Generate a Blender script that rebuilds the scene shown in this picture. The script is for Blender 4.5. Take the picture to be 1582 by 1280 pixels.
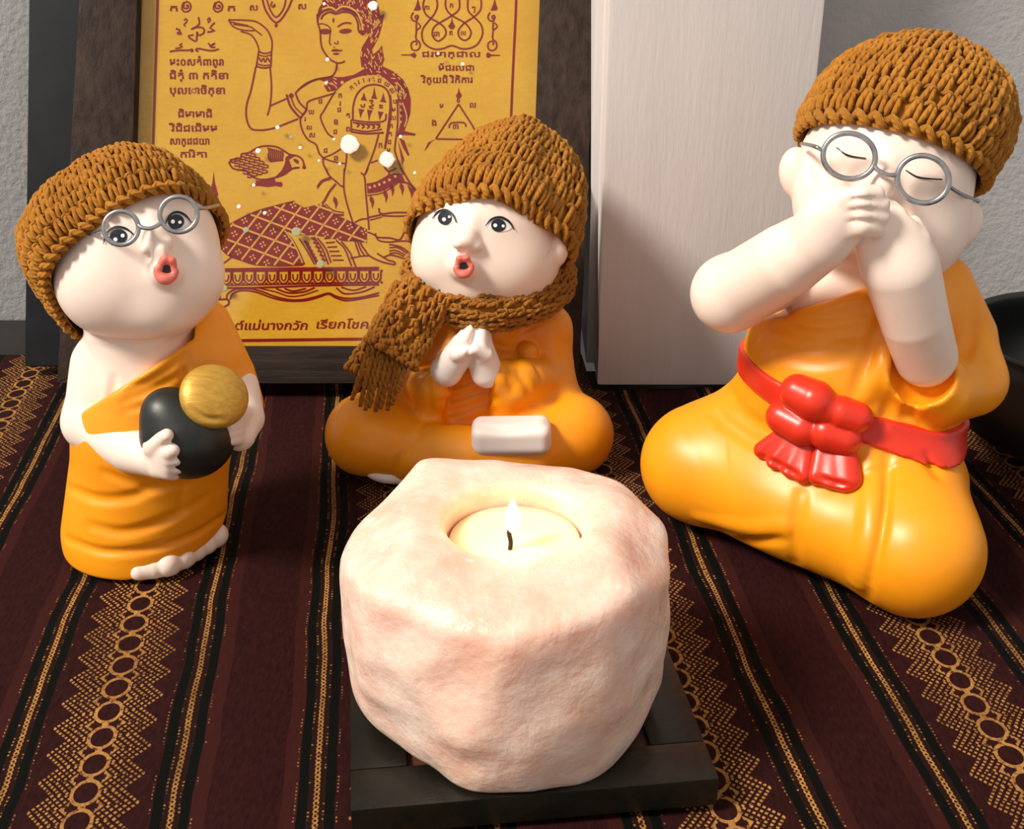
import bpy, bmesh, math, random
import numpy as np
from mathutils import Vector, Matrix
from mathutils.bvhtree import BVHTree

# ------------------------------------------------------------------ scene, camera, light
scn = bpy.context.scene
for o in list(bpy.data.objects):
    bpy.data.objects.remove(o)
COL = scn.collection
FPX, PITCH, CAMH = 1900.0, math.radians(25.3), 0.262
cam_d = bpy.data.cameras.new('camera')
cam = bpy.data.objects.new('camera', cam_d); COL.objects.link(cam)
cam.location = (0, 0, CAMH); cam.rotation_euler = (math.pi/2 - PITCH, 0, 0)
cam_d.sensor_fit = 'HORIZONTAL'; cam_d.sensor_width = 36.0; cam_d.lens = FPX/1582*36.0
cam_d.clip_start = 0.01; cam_d.clip_end = 50
scn.camera = cam
w = bpy.data.worlds.new('room_light'); scn.world = w; w.use_nodes = True
w.node_tree.nodes['Background'].inputs[0].default_value = (1.0, 0.93, 0.86, 1)
w.node_tree.nodes['Background'].inputs[1].default_value = 0.58
sun_d = bpy.data.lights.new('sun', 'SUN'); sun_d.energy = 4.4; sun_d.angle = math.radians(14)
sun_d.color = (1.0, 0.93, 0.82)
sun = bpy.data.objects.new('sun', sun_d); COL.objects.link(sun); sun.location = (-1, -1, 1.5)
sun.rotation_euler = Vector((0.66, 0.34, -0.76)).to_track_quat('-Z', 'Y').to_euler()
vs = scn.view_settings
vs.view_transform = 'Standard'; vs.look = 'None'; vs.gamma = 1.0; vs.use_curve_mapping = False
vs.exposure = 0.0

# ------------------------------------------------------------------ geometry helpers
CT, ST = math.cos(PITCH), math.sin(PITCH)
CAMP = np.array([0, 0, CAMH])
def ray(px, py):
    a = (px-791)/FPX; b = -(py-640)/FPX
    return np.array([a, CT + b*ST, -ST + b*CT])
def at(px, py, Y):                       # the place seen at a photo pixel, Y metres in front
    d = ray(px, py); return CAMP + d*(Y/d[1])
def ground(px, py, z=0.0):
    d = ray(px, py); return CAMP + d*((CAMH - z)/-d[2])
BASE = {}
def empty(name, loc, label=None, cat=None, group=None):
    o = bpy.data.objects.new(name, None); COL.objects.link(o)
    o.empty_display_size = 0.01; o.location = tuple(loc); BASE[o] = np.array(loc, float)
    tag(o, label, cat, group); return o
def tag(o, label=None, cat=None, group=None, kind=None):
    if label: o['label'] = label
    if cat: o['category'] = cat
    if group: o['group'] = group
    if kind: o['kind'] = kind
    return o
def mk(name, V, F, mat, parent=None, smooth=True, base=None, uv=None, smooth_angle=None):
    V = np.asarray(V, float)
    b = BASE[parent] if parent is not None else (np.array(base, float) if base is not None
        else np.array([(V[:, 0].min()+V[:, 0].max())/2, (V[:, 1].min()+V[:, 1].max())/2, V[:, 2].min()]))
    me = bpy.data.meshes.new(name)
    if isinstance(F, np.ndarray):
        L = V - b
        me.vertices.add(len(L)); me.vertices.foreach_set('co', L.astype(np.float32).ravel())
        n, k = F.shape
        me.loops.add(n*k); me.loops.foreach_set('vertex_index', F.astype(np.int32).ravel())
        me.polygons.add(n); me.polygons.foreach_set('loop_start', np.arange(0, n*k, k, dtype=np.int32))
        me.update(calc_edges=True); me.validate()
    else:
        me.from_pydata([tuple(v) for v in (V - b)], [], [tuple(f) for f in F]); me.update()
    if uv is not None:
        lay = me.uv_layers.new(name='UVMap')
        li = np.zeros(len(me.loops), np.int32); me.loops.foreach_get('vertex_index', li)
        lay.data.foreach_set('uv', np.asarray(uv, np.float32)[li].ravel())
    if smooth: me.polygons.foreach_set('use_smooth', [True]*len(me.polygons))
    if mat: me.materials.append(mat)
    o = bpy.data.objects.new(name, me); COL.objects.link(o); BASE[o] = b
    if parent is not None: o.parent = parent
    else: o.location = tuple(b)
    if smooth_angle and smooth: me.set_sharp_from_angle(angle=math.radians(smooth_angle))
    return o
class MB:                                 # collects shapes for one mesh
    def __init__(s): s.V = []; s.F = []; s.U = []; s.n = 0
    def add(s, V, F, U=None):
        V = np.asarray(V, float).reshape(-1, 3)
        s.V.append(V); s.F += [tuple(int(i)+s.n for i in f) for f in F]
        s.U.append(np.zeros((len(V), 2)) if U is None else np.asarray(U)); s.n += len(V); return s
    def build(s, name, mat, parent=None, **k):
        F = s.F
        if len(set(len(f) for f in F)) == 1: F = np.array(F)
        return mk(name, np.concatenate(s.V), F, mat, parent, uv=np.concatenate(s.U), **k)
def box_vf(lo, hi):
    x0, y0, z0 = lo; x1, y1, z1 = hi
    V = [(x0,y0,z0),(x1,y0,z0),(x1,y1,z0),(x0,y1,z0),(x0,y0,z1),(x1,y0,z1),(x1,y1,z1),(x0,y1,z1)]
    return np.array(V, float), [(3,2,1,0),(4,5,6,7),(0,1,5,4),(1,2,6,5),(2,3,7,6),(3,0,4,7)]
def bevel_obj(o, width, seg=2):
    bm = bmesh.new(); bm.from_mesh(o.data)
    bmesh.ops.bevel(bm, geom=bm.edges[:], offset=width, segments=seg, profile=0.7, affect='EDGES')
    bm.to_mesh(o.data); bm.free()
    o.data.polygons.foreach_set('use_smooth', [True]*len(o.data.polygons))
    o.data.set_sharp_from_angle(angle=math.radians(35))
    return o
def box_obj(name, lo, hi, mat, parent=None, bev=0.001, M=None, base=None):
    V, F = box_vf(lo, hi)
    if M is not None: V = V @ np.array(M)[:3, :3].T + np.array(M)[:3, 3]
    o = mk(name, V, F, mat, parent, smooth=False, base=base)
    return bevel_obj(o, bev) if bev else o
def tube_vf(P, r, sides=8, closed=False, caps=True):
    P = np.asarray(P, float); n = len(P)
    r = np.broadcast_to(np.asarray(r, float), (n,))
    T = np.roll(P, -1, 0) - np.roll(P, 1, 0) if closed else np.gradient(P, axis=0)
    T /= np.linalg.norm(T, axis=1)[:, None] + 1e-12
    ref = np.array([0.3, 0.2, 0.93]); ref = ref if abs(T[0] @ ref) < 0.9 else np.array([1.0, 0, 0])
    u = np.cross(T[0], ref); u /= np.linalg.norm(u); U = []
    for i in range(n):
        u = u - T[i]*(u @ T[i]); u /= np.linalg.norm(u) + 1e-12; U.append(u)
    U = np.array(U); W = np.cross(T, U)
    a = np.linspace(0, 2*math.pi, sides, endpoint=False)
    V = P[:, None] + r[:, None, None]*(np.cos(a)[None, :, None]*U[:, None] + np.sin(a)[None, :, None]*W[:, None])
    seg = np.r_[0, np.cumsum(np.linalg.norm(np.diff(P, axis=0), axis=1))]
    UV = np.stack(np.broadcast_arrays(seg[:, None], (a/(2*math.pi))[None]), -1).reshape(-1, 2)
    V = V.reshape(-1, 3); F = []
    for i in range(n if closed else n-1):
        i2 = (i+1) % n
        for j in range(sides):
            j2 = (j+1) % sides
            F.append((i*sides+j, i*sides+j2, i2*sides+j2, i2*sides+j))
    if not closed and caps:
        V = np.vstack([V, P[0], P[-1]]); UV = np.vstack([UV, [0, 0], [seg[-1], 0]]); k = n*sides
        for j in range(sides):
            j2 = (j+1) % sides
            F.append((k, j2, j, j)); F.append((k+1, (n-1)*sides+j, (n-1)*sides+j2, (n-1)*sides+j2))
        F = [f if f[2] != f[3] else f[:3] for f in F]
    return V, F, UV
def smooth_path(P, n=40, closed=False):   # Catmull-Rom through the points
    P = np.asarray(P, float); m = len(P)
    if m < 3 and not closed:
        t = np.linspace(0, 1, n)[:, None]; return P[0]*(1-t) + P[-1]*t
    Q = np.vstack([P[-1], P, P[:2]]) if closed else np.vstack([2*P[0]-P[1], P, 2*P[-1]-P[-2]])
    k = m if closed else m-1
    ts = np.linspace(0, k, n, endpoint=not closed); out = []
    for t in ts:
        i = min(int(t), k-1); f = t-i; a, b, c, d = Q[i:i+4]
        out.append(0.5*(2*b + (c-a)*f + (2*a-5*b+4*c-d)*f*f + (3*b-a-3*c+d)*f**3))
    return np.array(out)
def lathe_vf(prof, n=48):
    prof = np.array(prof, float); a = np.linspace(0, 2*math.pi, n, endpoint=False)
    V = np.stack([prof[:, None, 0]*np.cos(a), prof[:, None, 0]*np.sin(a), np.broadcast_to(prof[:, None, 1], (len(prof), n))], -1).reshape(-1, 3)
    F = []
    for i in range(len(prof)-1):
        for j in range(n):
            j2 = (j+1) % n; F.append((i*n+j, i*n+j2, (i+1)*n+j2, (i+1)*n+j))
    return V, np.array(F)

# ------------------------------------------------------------------ soft-clay modelling on a distance grid
def rotm(axis, deg): return np.array(Matrix.Rotation(math.radians(deg), 3, axis))
def frame(z, x):                          # columns: x', y', z'
    z = np.array(z, float); z /= np.linalg.norm(z); x = np.array(x, float); x = x - z*(x @ z); x /= np.linalg.norm(x)
    return np.stack([x, np.cross(z, x), z], 1)
class Clay:
    def __init__(s, lo, hi, res=0.0008):
        s.lo = np.array(lo, float); s.res = res
        s.n = np.ceil((np.array(hi)-s.lo)/res).astype(int)+1
        s.D = np.full(s.n, 0.03, np.float32)
        s.ax = [(s.lo[i] + res*np.arange(s.n[i])).astype(np.float32) for i in range(3)]
    def sl(s, lo, hi):
        a = np.clip(np.floor((np.array(lo)-s.lo)/s.res).astype(int), 0, s.n); b = np.clip(np.ceil((np.array(hi)-s.lo)/s.res).astype(int)+1, 0, s.n)
        return tuple(slice(a[i], b[i]) for i in range(3))
    def pts(s, sl): return np.stack(np.meshgrid(*[s.ax[i][sl[i]] for i in range(3)], indexing='ij'), -1)
    def op(s, d, sl, k, mode):
        A = s.D[sl]
        if mode == 'add':
            if k > 0:
                h = np.clip(0.5+0.5*(A-d)/k, 0, 1); R = A*(1-h)+d*h-k*h*(1-h)
            else: R = np.minimum(A, d)
        else:
            if mode == 'sub': d = -d
            if k > 0:
                h = np.clip(0.5-0.5*(A-d)/k, 0, 1); R = A*(1-h)+d*h+k*h*(1-h)
            else: R = np.maximum(A, d)
        s.D[sl] = R; return s
    def ell(s, c, r, R=None, k=0.004, mode='add'):
        c = np.array(c, float); r = np.array(r, float)*np.ones(3); m = r.max()+k+0.004
        sl = s.sl(c-m, c+m); P = s.pts(sl) - c.astype(np.float32)
        if R is not None: P = P @ np.asarray(R, np.float32)
        q = P/r.astype(np.float32); k0 = np.linalg.norm(q, axis=-1); k1 = np.linalg.norm(q/r.astype(np.float32), axis=-1)
        return s.op(k0*(k0-1)/(k1+1e-9), sl, k, mode)
    def chain(s, P, r, k=0.004, mode='add'):
        P = np.asarray(P, float); r = np.broadcast_to(np.asarray(r, float), (len(P),)); m = r.max()+k+0.004
        sl = s.sl(P.min(0)-m, P.max(0)+m); Q = s.pts(sl); d = None
        for i in range(max(1, len(P)-1)):
            a = P[i]; b = P[min(i+1, len(P)-1)]; ba = (b-a).astype(np.float32); pa = Q-a.astype(np.float32)
            t = np.clip(pa @ ba/max(ba @ ba, 1e-12), 0, 1)
            e = np.linalg.norm(pa - t[..., None]*ba, axis=-1) - (r[i]+(r[min(i+1, len(P)-1)]-r[i])*t)
            d = e if d is None else np.minimum(d, e)
        return s.op(d, sl, k, mode)
    def rbox(s, c, half, R=None, rad=0.003, k=0.003, mode='add'):
        c = np.array(c, float); half = np.array(half, float); m = np.linalg.norm(half)+rad+k+0.003
        sl = s.sl(c-m, c+m); P = s.pts(sl)-c.astype(np.float32)
        if R is not None: P = P @ np.asarray(R, np.float32)
        q = np.abs(P)-(half-rad).astype(np.float32)
        d = np.linalg.norm(np.maximum(q, 0), axis=-1)+np.minimum(q.max(-1), 0)-rad
        return s.op(d, sl, k, mode)
    def plane(s, p, n, k=0.0):            # keep the side the normal points away from
        n = np.array(n, float); n /= np.linalg.norm(n); sl = s.sl(s.lo, s.lo+s.res*s.n)
        d = (s.pts(sl)-np.array(p, np.float32)) @ n.astype(np.float32)
        return s.op(d, sl, k, 'int')
    def val(s, Q):
        f = (np.asarray(Q)-s.lo)/s.res; i = np.clip(f.astype(int), 0, s.n-2); f = np.clip(f-i, 0, 1); r = 0
        for dx in (0, 1):
            for dy in (0, 1):
                for dz in (0, 1):
                    r = r + s.D[i[..., 0]+dx, i[..., 1]+dy, i[..., 2]+dz]*np.where(dx, f[..., 0], 1-f[..., 0])*np.where(dy, f[..., 1], 1-f[..., 1])*np.where(dz, f[..., 2], 1-f[..., 2])
        return r
    def grad(s, p):
        e = s.res; p = np.asarray(p)
        g = np.array([s.val(p+np.eye(3)[i]*e)-s.val(p-np.eye(3)[i]*e) for i in range(3)]); return g/(np.linalg.norm(g)+1e-9)
    def hit(s, px, py):                   # surface point of the clay that the photo shows at this pixel
        d = ray(px, py); d = d/np.linalg.norm(d)
        t = np.arange(0.2, 0.75, 0.0003); Q = CAMP+d*t[:, None]
        ok = ((Q > s.lo) & (Q < s.lo+s.res*(s.n-1))).all(1)
        if not ok.any(): return None
        t = t[ok]; v = s.val(Q[ok]); j = np.nonzero(v < 0)[0]
        if not len(j): return None
        j = j[0]
        tt = t[j] if j == 0 else t[j-1]+(t[j]-t[j-1])*v[j-1]/(v[j-1]-v[j])
        return CAMP+d*tt
    def line(s, pix, r, depth, k=0.002, mode='sub', n=18):   # groove or ridge along a line on the surface
        P = []
        for q in smooth_path(np.array(pix, float), n):
            h = s.hit(*q)
            if h is not None: P.append(h + s.grad(h)*((r-depth) if mode == 'sub' else -(r-depth)))
        if len(P) > 1:
            rr = np.full(len(P), r)
            m = len(P); e = np.minimum(1, np.minimum(np.arange(m), m-1-np.arange(m))/max(1, m*0.25))
            P = np.array(P)
            nn = np.array([s.grad(p) for p in P])
            P = P + nn*((1-e)*depth*(1 if mode == 'sub' else -1))[:, None]
            s.chain(P, rr, k, mode)
        return s
    def bump(s, px, py, r, out, R=None, k=0.003):
        h = s.hit(px, py)
        if h is not None: s.ell(h+s.grad(h)*out, r, R, k)
        return s
    def mesh(s, smooth_it=2):
        D = s.D.copy()
        for a in range(3):               # close at the border
            ix = [slice(None)]*3; ix[a] = 0; D[tuple(ix)] = 0.01; ix[a] = -1; D[tuple(ix)] = 0.01
        D[np.abs(D) < 1e-8] = 1e-8
        S = D < 0; nx, ny, nz = D.shape
        c = np.zeros((nx-1, ny-1, nz-1), np.int8); CR = [(i, j, k) for i in (0, 1) for j in (0, 1) for k in (0, 1)]
        for (i, j, k) in CR: c += S[i:nx-1+i, j:ny-1+j, k:nz-1+k]
        act = (c > 0) & (c < 8); I = np.stack(np.nonzero(act), 1)
        idx = np.full(act.shape, -1, np.int64); idx[act] = np.arange(len(I))
        acc = np.zeros((len(I), 3)); cnt = np.zeros(len(I))
        for p in CR:
            for a in range(3):
                if p[a] == 1: continue
                q = list(p); q[a] = 1
                v0 = D[I[:, 0]+p[0], I[:, 1]+p[1], I[:, 2]+p[2]]; v1 = D[I[:, 0]+q[0], I[:, 1]+q[1], I[:, 2]+q[2]]
                m = (v0 < 0) != (v1 < 0); t = v0[m]/(v0[m]-v1[m])
                pos = np.tile(np.array(p, float), (m.sum(), 1)); pos[:, a] = t
                acc[m] += pos; cnt[m] += 1
        V = s.lo + s.res*(I + acc/cnt[:, None]); F = []
        for a in range(3):
            b, cc = (a+1) % 3, (a+2) % 3
            s0 = [slice(None)]*3; s1 = [slice(None)]*3; s0[a] = slice(0, -1); s1[a] = slice(1, None)
            A = S[tuple(s0)]; B = S[tuple(s1)]; E = np.stack(np.nonzero(A != B), 1)
            dims = np.array(act.shape)
            E = E[(E[:, b] > 0) & (E[:, cc] > 0) & (E[:, b] < dims[b]) & (E[:, cc] < dims[cc])]
            def g(db, dc):
                Q = E.copy(); Q[:, b] += db; Q[:, cc] += dc; return idx[Q[:, 0], Q[:, 1], Q[:, 2]]
            f = np.stack([g(-1, -1), g(0, -1), g(0, 0), g(-1, 0)], 1)
            ins = A[E[:, 0], E[:, 1], E[:, 2]]; f[~ins] = f[~ins][:, ::-1]; F.append(f)
        F = np.concatenate(F); F = F[(F >= 0).all(1)]
        Ed = np.concatenate([F[:, [0, 1]], F[:, [1, 2]], F[:, [2, 3]], F[:, [3, 0]]])
        deg = np.bincount(Ed[:, 0], minlength=len(V)) + np.bincount(Ed[:, 1], minlength=len(V)) + 1e-9
        for lam in [0.5, -0.52]*smooth_it:
            L = np.stack([np.bincount(Ed[:, 0], V[Ed[:, 1], i], len(V)) + np.bincount(Ed[:, 1], V[Ed[:, 0], i], len(V)) for i in range(3)], 1)/deg[:, None]
            V = V + lam*(L-V)
        return V, F
def bvh_of(*VFs):
    V = []; F = []; n = 0
    for v, f in VFs:
        V += [tuple(x) for x in v]; F += [tuple(int(i)+n for i in q) for q in f]; n += len(v)
    return BVHTree.FromPolygons(V, F)
def cast(bvh, px, py):
    d = Vector(ray(px, py)).normalized(); r = bvh.ray_cast(Vector(CAMP), d)
    return (None, None) if r[0] is None else (np.array(r[0]), np.array(r[1]))
def decal(name, bvh, pix, mat, parent, lift=0.0002, rings=4):  # painted patch that follows the surface
    pix = np.array(pix, float); c = pix.mean(0); n = len(pix); V = []; F = []
    for t in np.linspace(0, 1, rings+1)[1:]:
        for q in pix:
            p, nn = cast(bvh, *(c+(q-c)*t))
            if p is None: return None
            V.append(p+nn*lift)
    p, nn = cast(bvh, *c); V.append(p+nn*lift); k = len(V)-1
    for j in range(n): F.append((k, j, (j+1) % n))
    for i in range(rings-1):
        for j in range(n): F.append((i*n+j, (i+1)*n+j, (i+1)*n+(j+1) % n, i*n+(j+1) % n))
    return mk(name, V, F, mat, parent)
def stroke(name, bvh, pix, wpx, mat, parent, lift=0.0003, n=24):  # painted line on the surface
    P = smooth_path(np.array(pix, float), n); T = np.gradient(P, axis=0); T /= np.linalg.norm(T, axis=1)[:, None]
    N = np.stack([-T[:, 1], T[:, 0]], 1); w = np.array(wpx, float)*np.ones(1)
    w = np.interp(np.linspace(0, 1, n), np.linspace(0, 1, len(w)), w)/2; V = []; F = []
    for i in range(n):
        for sgn in (-1, 0, 1):
            p, nn = cast(bvh, *(P[i]+N[i]*w[i]*sgn))
            if p is None: return None
            V.append(p+nn*lift)
    for i in range(n-1):
        for j in (0, 1): F.append((i*3+j, i*3+j+1, (i+1)*3+j+1, (i+1)*3+j))
    return mk(name, V, F, mat, parent)
def oval(cx, cy, rx, ry, rot=0, n=20):
    a = np.linspace(0, 2*math.pi, n, endpoint=False); c, s_ = math.cos(math.radians(rot)), math.sin(math.radians(rot))
    x = rx*np.cos(a); y = ry*np.sin(a); return np.stack([cx+x*c-y*s_, cy+x*s_+y*c], 1)

# ------------------------------------------------------------------ materials
class X:                                   # tiny expression wrapper over Math nodes
    def __init__(s, nt, sock): s.nt = nt; s.k = sock
    def _m(s, op, *o):
        n = s.nt.nodes.new('ShaderNodeMath'); n.operation = op
        for i, v in enumerate((s,)+o):
            if isinstance(v, X): s.nt.links.new(v.k, n.inputs[i])
            else: n.inputs[i].default_value = v
        return X(s.nt, n.outputs[0])
    def __add__(s, o): return s._m('ADD', o)
    def __sub__(s, o): return s._m('SUBTRACT', o)
    def __mul__(s, o): return s._m('MULTIPLY', o)
    def __truediv__(s, o): return s._m('DIVIDE', o)
    def abs(s): return s._m('ABSOLUTE')
    def sin(s): return s._m('SINE')
    def fract(s): return s._m('FRACT')
    def lt(s, o): return s._m('LESS_THAN', o)
    def gt(s, o): return s._m('GREATER_THAN', o)
    def max(s, o): return s._m('MAXIMUM', o)
    def min(s, o): return s._m('MINIMUM', o)
    def sqrt(s): return s._m('SQRT')
    def floor(s): return s._m('FLOOR')
    def ramp(s, a, b):                     # clamp((x-a)/(b-a))
        n = s.nt.nodes.new('ShaderNodeMapRange'); n.inputs[1].default_value = a; n.inputs[2].default_value = b
        s.nt.links.new(s.k, n.inputs[0]); return X(s.nt, n.outputs[0])
MATS = {}
def base_mat(name, color, rough=0.5, metal=0.0, spec=0.5):
    m = bpy.data.materials.new(name); m.use_nodes = True; nt = m.node_tree; p = nt.nodes['Principled BSDF']
    p.inputs['Base Color'].default_value = (*color, 1); p.inputs['Roughness'].default_value = rough
    p.inputs['Metallic'].default_value = metal; p.inputs['Specular IOR Level'].default_value = spec
    return m, nt, p
def noise(nt, scale, detail=3, rough=0.5, coord='Object', stretch=None, vec=None):
    tc = nt.nodes.new('ShaderNodeTexCoord'); n = nt.nodes.new('ShaderNodeTexNoise')
    n.inputs['Scale'].default_value = scale; n.inputs['Detail'].default_value = detail; n.inputs['Roughness'].default_value = rough
    src = tc.outputs[coord]
    if stretch is not None:
        mp = nt.nodes.new('ShaderNodeMapping'); mp.inputs['Scale'].default_value = stretch; nt.links.new(src, mp.inputs[0]); src = mp.outputs[0]
    nt.links.new(src, n.inputs['Vector']); return n
def mixc(nt, fac, a, b):
    n = nt.nodes.new('ShaderNodeMix'); n.data_type = 'RGBA'
    for i, v in ((6, a), (7, b)):
        if isinstance(v, (tuple, list)): n.inputs[i].default_value = (*v[:3], 1)
        else: nt.links.new(v, n.inputs[i])
    if isinstance(fac, X): fac = fac.k
    if isinstance(fac, float): n.inputs[0].default_value = fac
    else: nt.links.new(fac, n.inputs[0])
    return n.outputs[2]
def bump(nt, p, height, strength=0.3, dist=0.001):
    b = nt.nodes.new('ShaderNodeBump'); b.inputs['Strength'].default_value = strength; b.inputs['Distance'].default_value = dist
    nt.links.new(height.k if isinstance(height, X) else height, b.inputs['Height']); nt.links.new(b.outputs[0], p.inputs['Normal']); return b
def mottled(name, c1, c2, scale, rough=0.5, bstr=0.0, bscale=None, metal=0.0, stretch=None, spec=0.5, dist=0.0005):
    m, nt, p = base_mat(name, c1, rough, metal, spec)
    n = noise(nt, scale, 4, 0.6, stretch=stretch); nt.links.new(mixc(nt, X(nt, n.outputs[0]).ramp(0.35, 0.65), c1, c2), p.inputs['Base Color'])
    if bstr:
        n2 = noise(nt, bscale or scale, 4, 0.6, stretch=stretch); bump(nt, p, n2.outputs[0], bstr, dist)
    return m
M = MATS
M['skin'] = mottled('painted_skin', (0.92, 0.75, 0.655), (0.90, 0.72, 0.62), 60, 0.42, 0.05, 500)
M['pale'] = mottled('pale_skin', (0.92, 0.82, 0.77), (0.89, 0.78, 0.72), 60, 0.42, 0.05, 500)
M['robe'] = mottled('orange_glaze', (0.94, 0.345, 0.008), (0.90, 0.305, 0.006), 45, 0.40, 0.06, 420)
M['red'] = mottled('red_glaze', (0.72, 0.035, 0.014), (0.64, 0.028, 0.011), 60, 0.33, 0.08, 300)
M['lip'] = mottled('lip_paint', (0.78, 0.20, 0.15), (0.72, 0.15, 0.11), 150, 0.4)
M['black'] = base_mat('black_paint', (0.006, 0.006, 0.008), 0.35)[0]
M['blackglaze'] = mottled('black_glaze', (0.006, 0.008, 0.007), (0.015, 0.018, 0.016), 80, 0.42, 0.15, 300)
M['eyewhite'] = base_mat('eye_white', (0.85, 0.83, 0.80), 0.35)[0]
M['iris'] = base_mat('iris_dark', (0.012, 0.014, 0.022), 0.3)[0]
M['glint'] = base_mat('eye_glint_paint', (0.95, 0.95, 0.93), 0.3)[0]
M['gold'] = mottled('gold_paint', (0.62, 0.36, 0.06), (0.50, 0.27, 0.035), 120, 0.42, 0.5, 90, metal=0.35, stretch=(1, 6, 6))
M['silver'] = mottled('silver_wire', (0.45, 0.46, 0.48), (0.33, 0.34, 0.36), 300, 0.32, metal=0.9)
def yarn_mat(name, c1, c2):
    m, nt, p = base_mat(name, c1, 0.85, 0, 0.15)
    n = noise(nt, 90, 3); n2 = noise(nt, 900, 3)
    nt.links.new(mixc(nt, X(nt, n.outputs[0]).ramp(0.3, 0.7), c1, c2), p.inputs['Base Color'])
    uv = nt.nodes.new('ShaderNodeUVMap'); sp = nt.nodes.new('ShaderNodeSeparateXYZ'); nt.links.new(uv.outputs[0], sp.inputs[0])
    u, v = X(nt, sp.outputs[0]), X(nt, sp.outputs[1])
    ply = (u*2600.0 + v*(2*math.pi*3)).sin()*0.5 + X(nt, n2.outputs[0])*0.8
    bump(nt, p, ply, 0.7, 0.0004)
    p.inputs['Sheen Weight'].default_value = 0.25; p.inputs['Sheen Tint'].default_value = (1, 0.7, 0.3, 1)
    return m
M['yarn'] = yarn_mat('ochre_yarn', (0.46, 0.185, 0.022), (0.33, 0.12, 0.012))
M['yarn_dark'] = yarn_mat('brown_ochre_yarn', (0.42, 0.165, 0.023), (0.30, 0.105, 0.012))
def wood_mat(name, c1, c2, axis):
    m, nt, p = base_mat(name, c1, 0.6, 0, 0.15)
    st = [14, 14, 14]; st[axis] = 1.2
    n = noise(nt, 14, 6, 0.65, stretch=tuple(st)); nt.links.new(mixc(nt, X(nt, n.outputs[0]).ramp(0.38, 0.66), c1, c2), p.inputs['Base Color'])
    n3 = noise(nt, 30, 4, 0.7, stretch=tuple(st)); bump(nt, p, n3.outputs[0], 0.5, 0.0008); return m
M['wood_v'] = wood_mat('dark_walnut_upright', (0.020, 0.011, 0.008), (0.048, 0.029, 0.022), 2)
M['wood_h'] = wood_mat('shaded_walnut_rail', (0.012, 0.007, 0.005), (0.030, 0.018, 0.013), 0)  # same walnut, darkened: shade on the bottom rail is put into its colour
# ------------------------------------------------------------------ the setting
M['wall'] = mottled('grey_plaster', (0.44, 0.435, 0.44), (0.40, 0.395, 0.40), 25, 0.8, 0.6, 260, dist=0.0012)
M['trimpaint'] = mottled('white_gloss_paint', (0.78, 0.74, 0.73), (0.74, 0.70, 0.69), 20, 0.42, 0.16, 160, stretch=(3, 3, 0.35), dist=0.0012)
M['tabletop'] = mottled('black_stained_wood', (0.006, 0.005, 0.005), (0.012, 0.009, 0.008), 30, 0.5, 0.1, 200)
M['floor'] = mottled('dark_floor', (0.09, 0.06, 0.045), (0.06, 0.04, 0.03), 4, 0.6)
RECESS_Y, LEFT_Y, RIGHT_Y, PIER_Y = 0.755, 0.705, 0.634, 0.590
PX0, PX1 = 0.0445, 0.1435
def struct(o): o['kind'] = 'structure'; return o
struct(box_obj('wall_left', (-1.2, LEFT_Y, -0.75), (-0.20, RECESS_Y+0.06, 1.3), M['wall'], bev=0.002))
struct(box_obj('wall_back', (-0.205, RECESS_Y, -0.75), (0.10, RECESS_Y+0.06, 1.3), M['wall'], bev=0))
struct(box_obj('wall_right', (PX1-0.02, RIGHT_Y, -0.75), (1.2, RECESS_Y+0.06, 1.3), M['wall'], bev=0))
struct(box_obj('trim_1', (PX0, PIER_Y, 0.0), (PX1, RIGHT_Y+0.02, 1.3), M['trimpaint'], bev=0.0022))
struct(box_obj('trim_2', (PX0-0.004, PIER_Y+0.03, 0.0), (PX0+0.004, RECESS_Y-0.001, 1.3), M['trimpaint'], bev=0.001))
struct(box_obj('floor', (-1.2, -1.0, -0.77), (1.2, RECESS_Y+0.06, -0.75), M['floor'], bev=0))
tab = empty('side_table', (0, 0.4, -0.75), 'black wooden side table under the striped cloth, pushed against the wall', 'table')
box_obj('tabletop', (-0.40, 0.06, -0.028), (0.40, PIER_Y+0.035, -0.0065), M['tabletop'], tab, bev=0.002)
box_obj('back_edge', (-0.40, PIER_Y+0.035, -0.028), (PX0-0.005, LEFT_Y-0.002, -0.0065), M['tabletop'], tab, bev=0.001)
for sx in (-0.385, 0.35):
    for sy in (0.085, 0.57): box_obj('leg', (sx, sy, -0.749), (sx+0.03, sy+0.03, -0.028), M['tabletop'], tab, bev=0.002)

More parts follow.
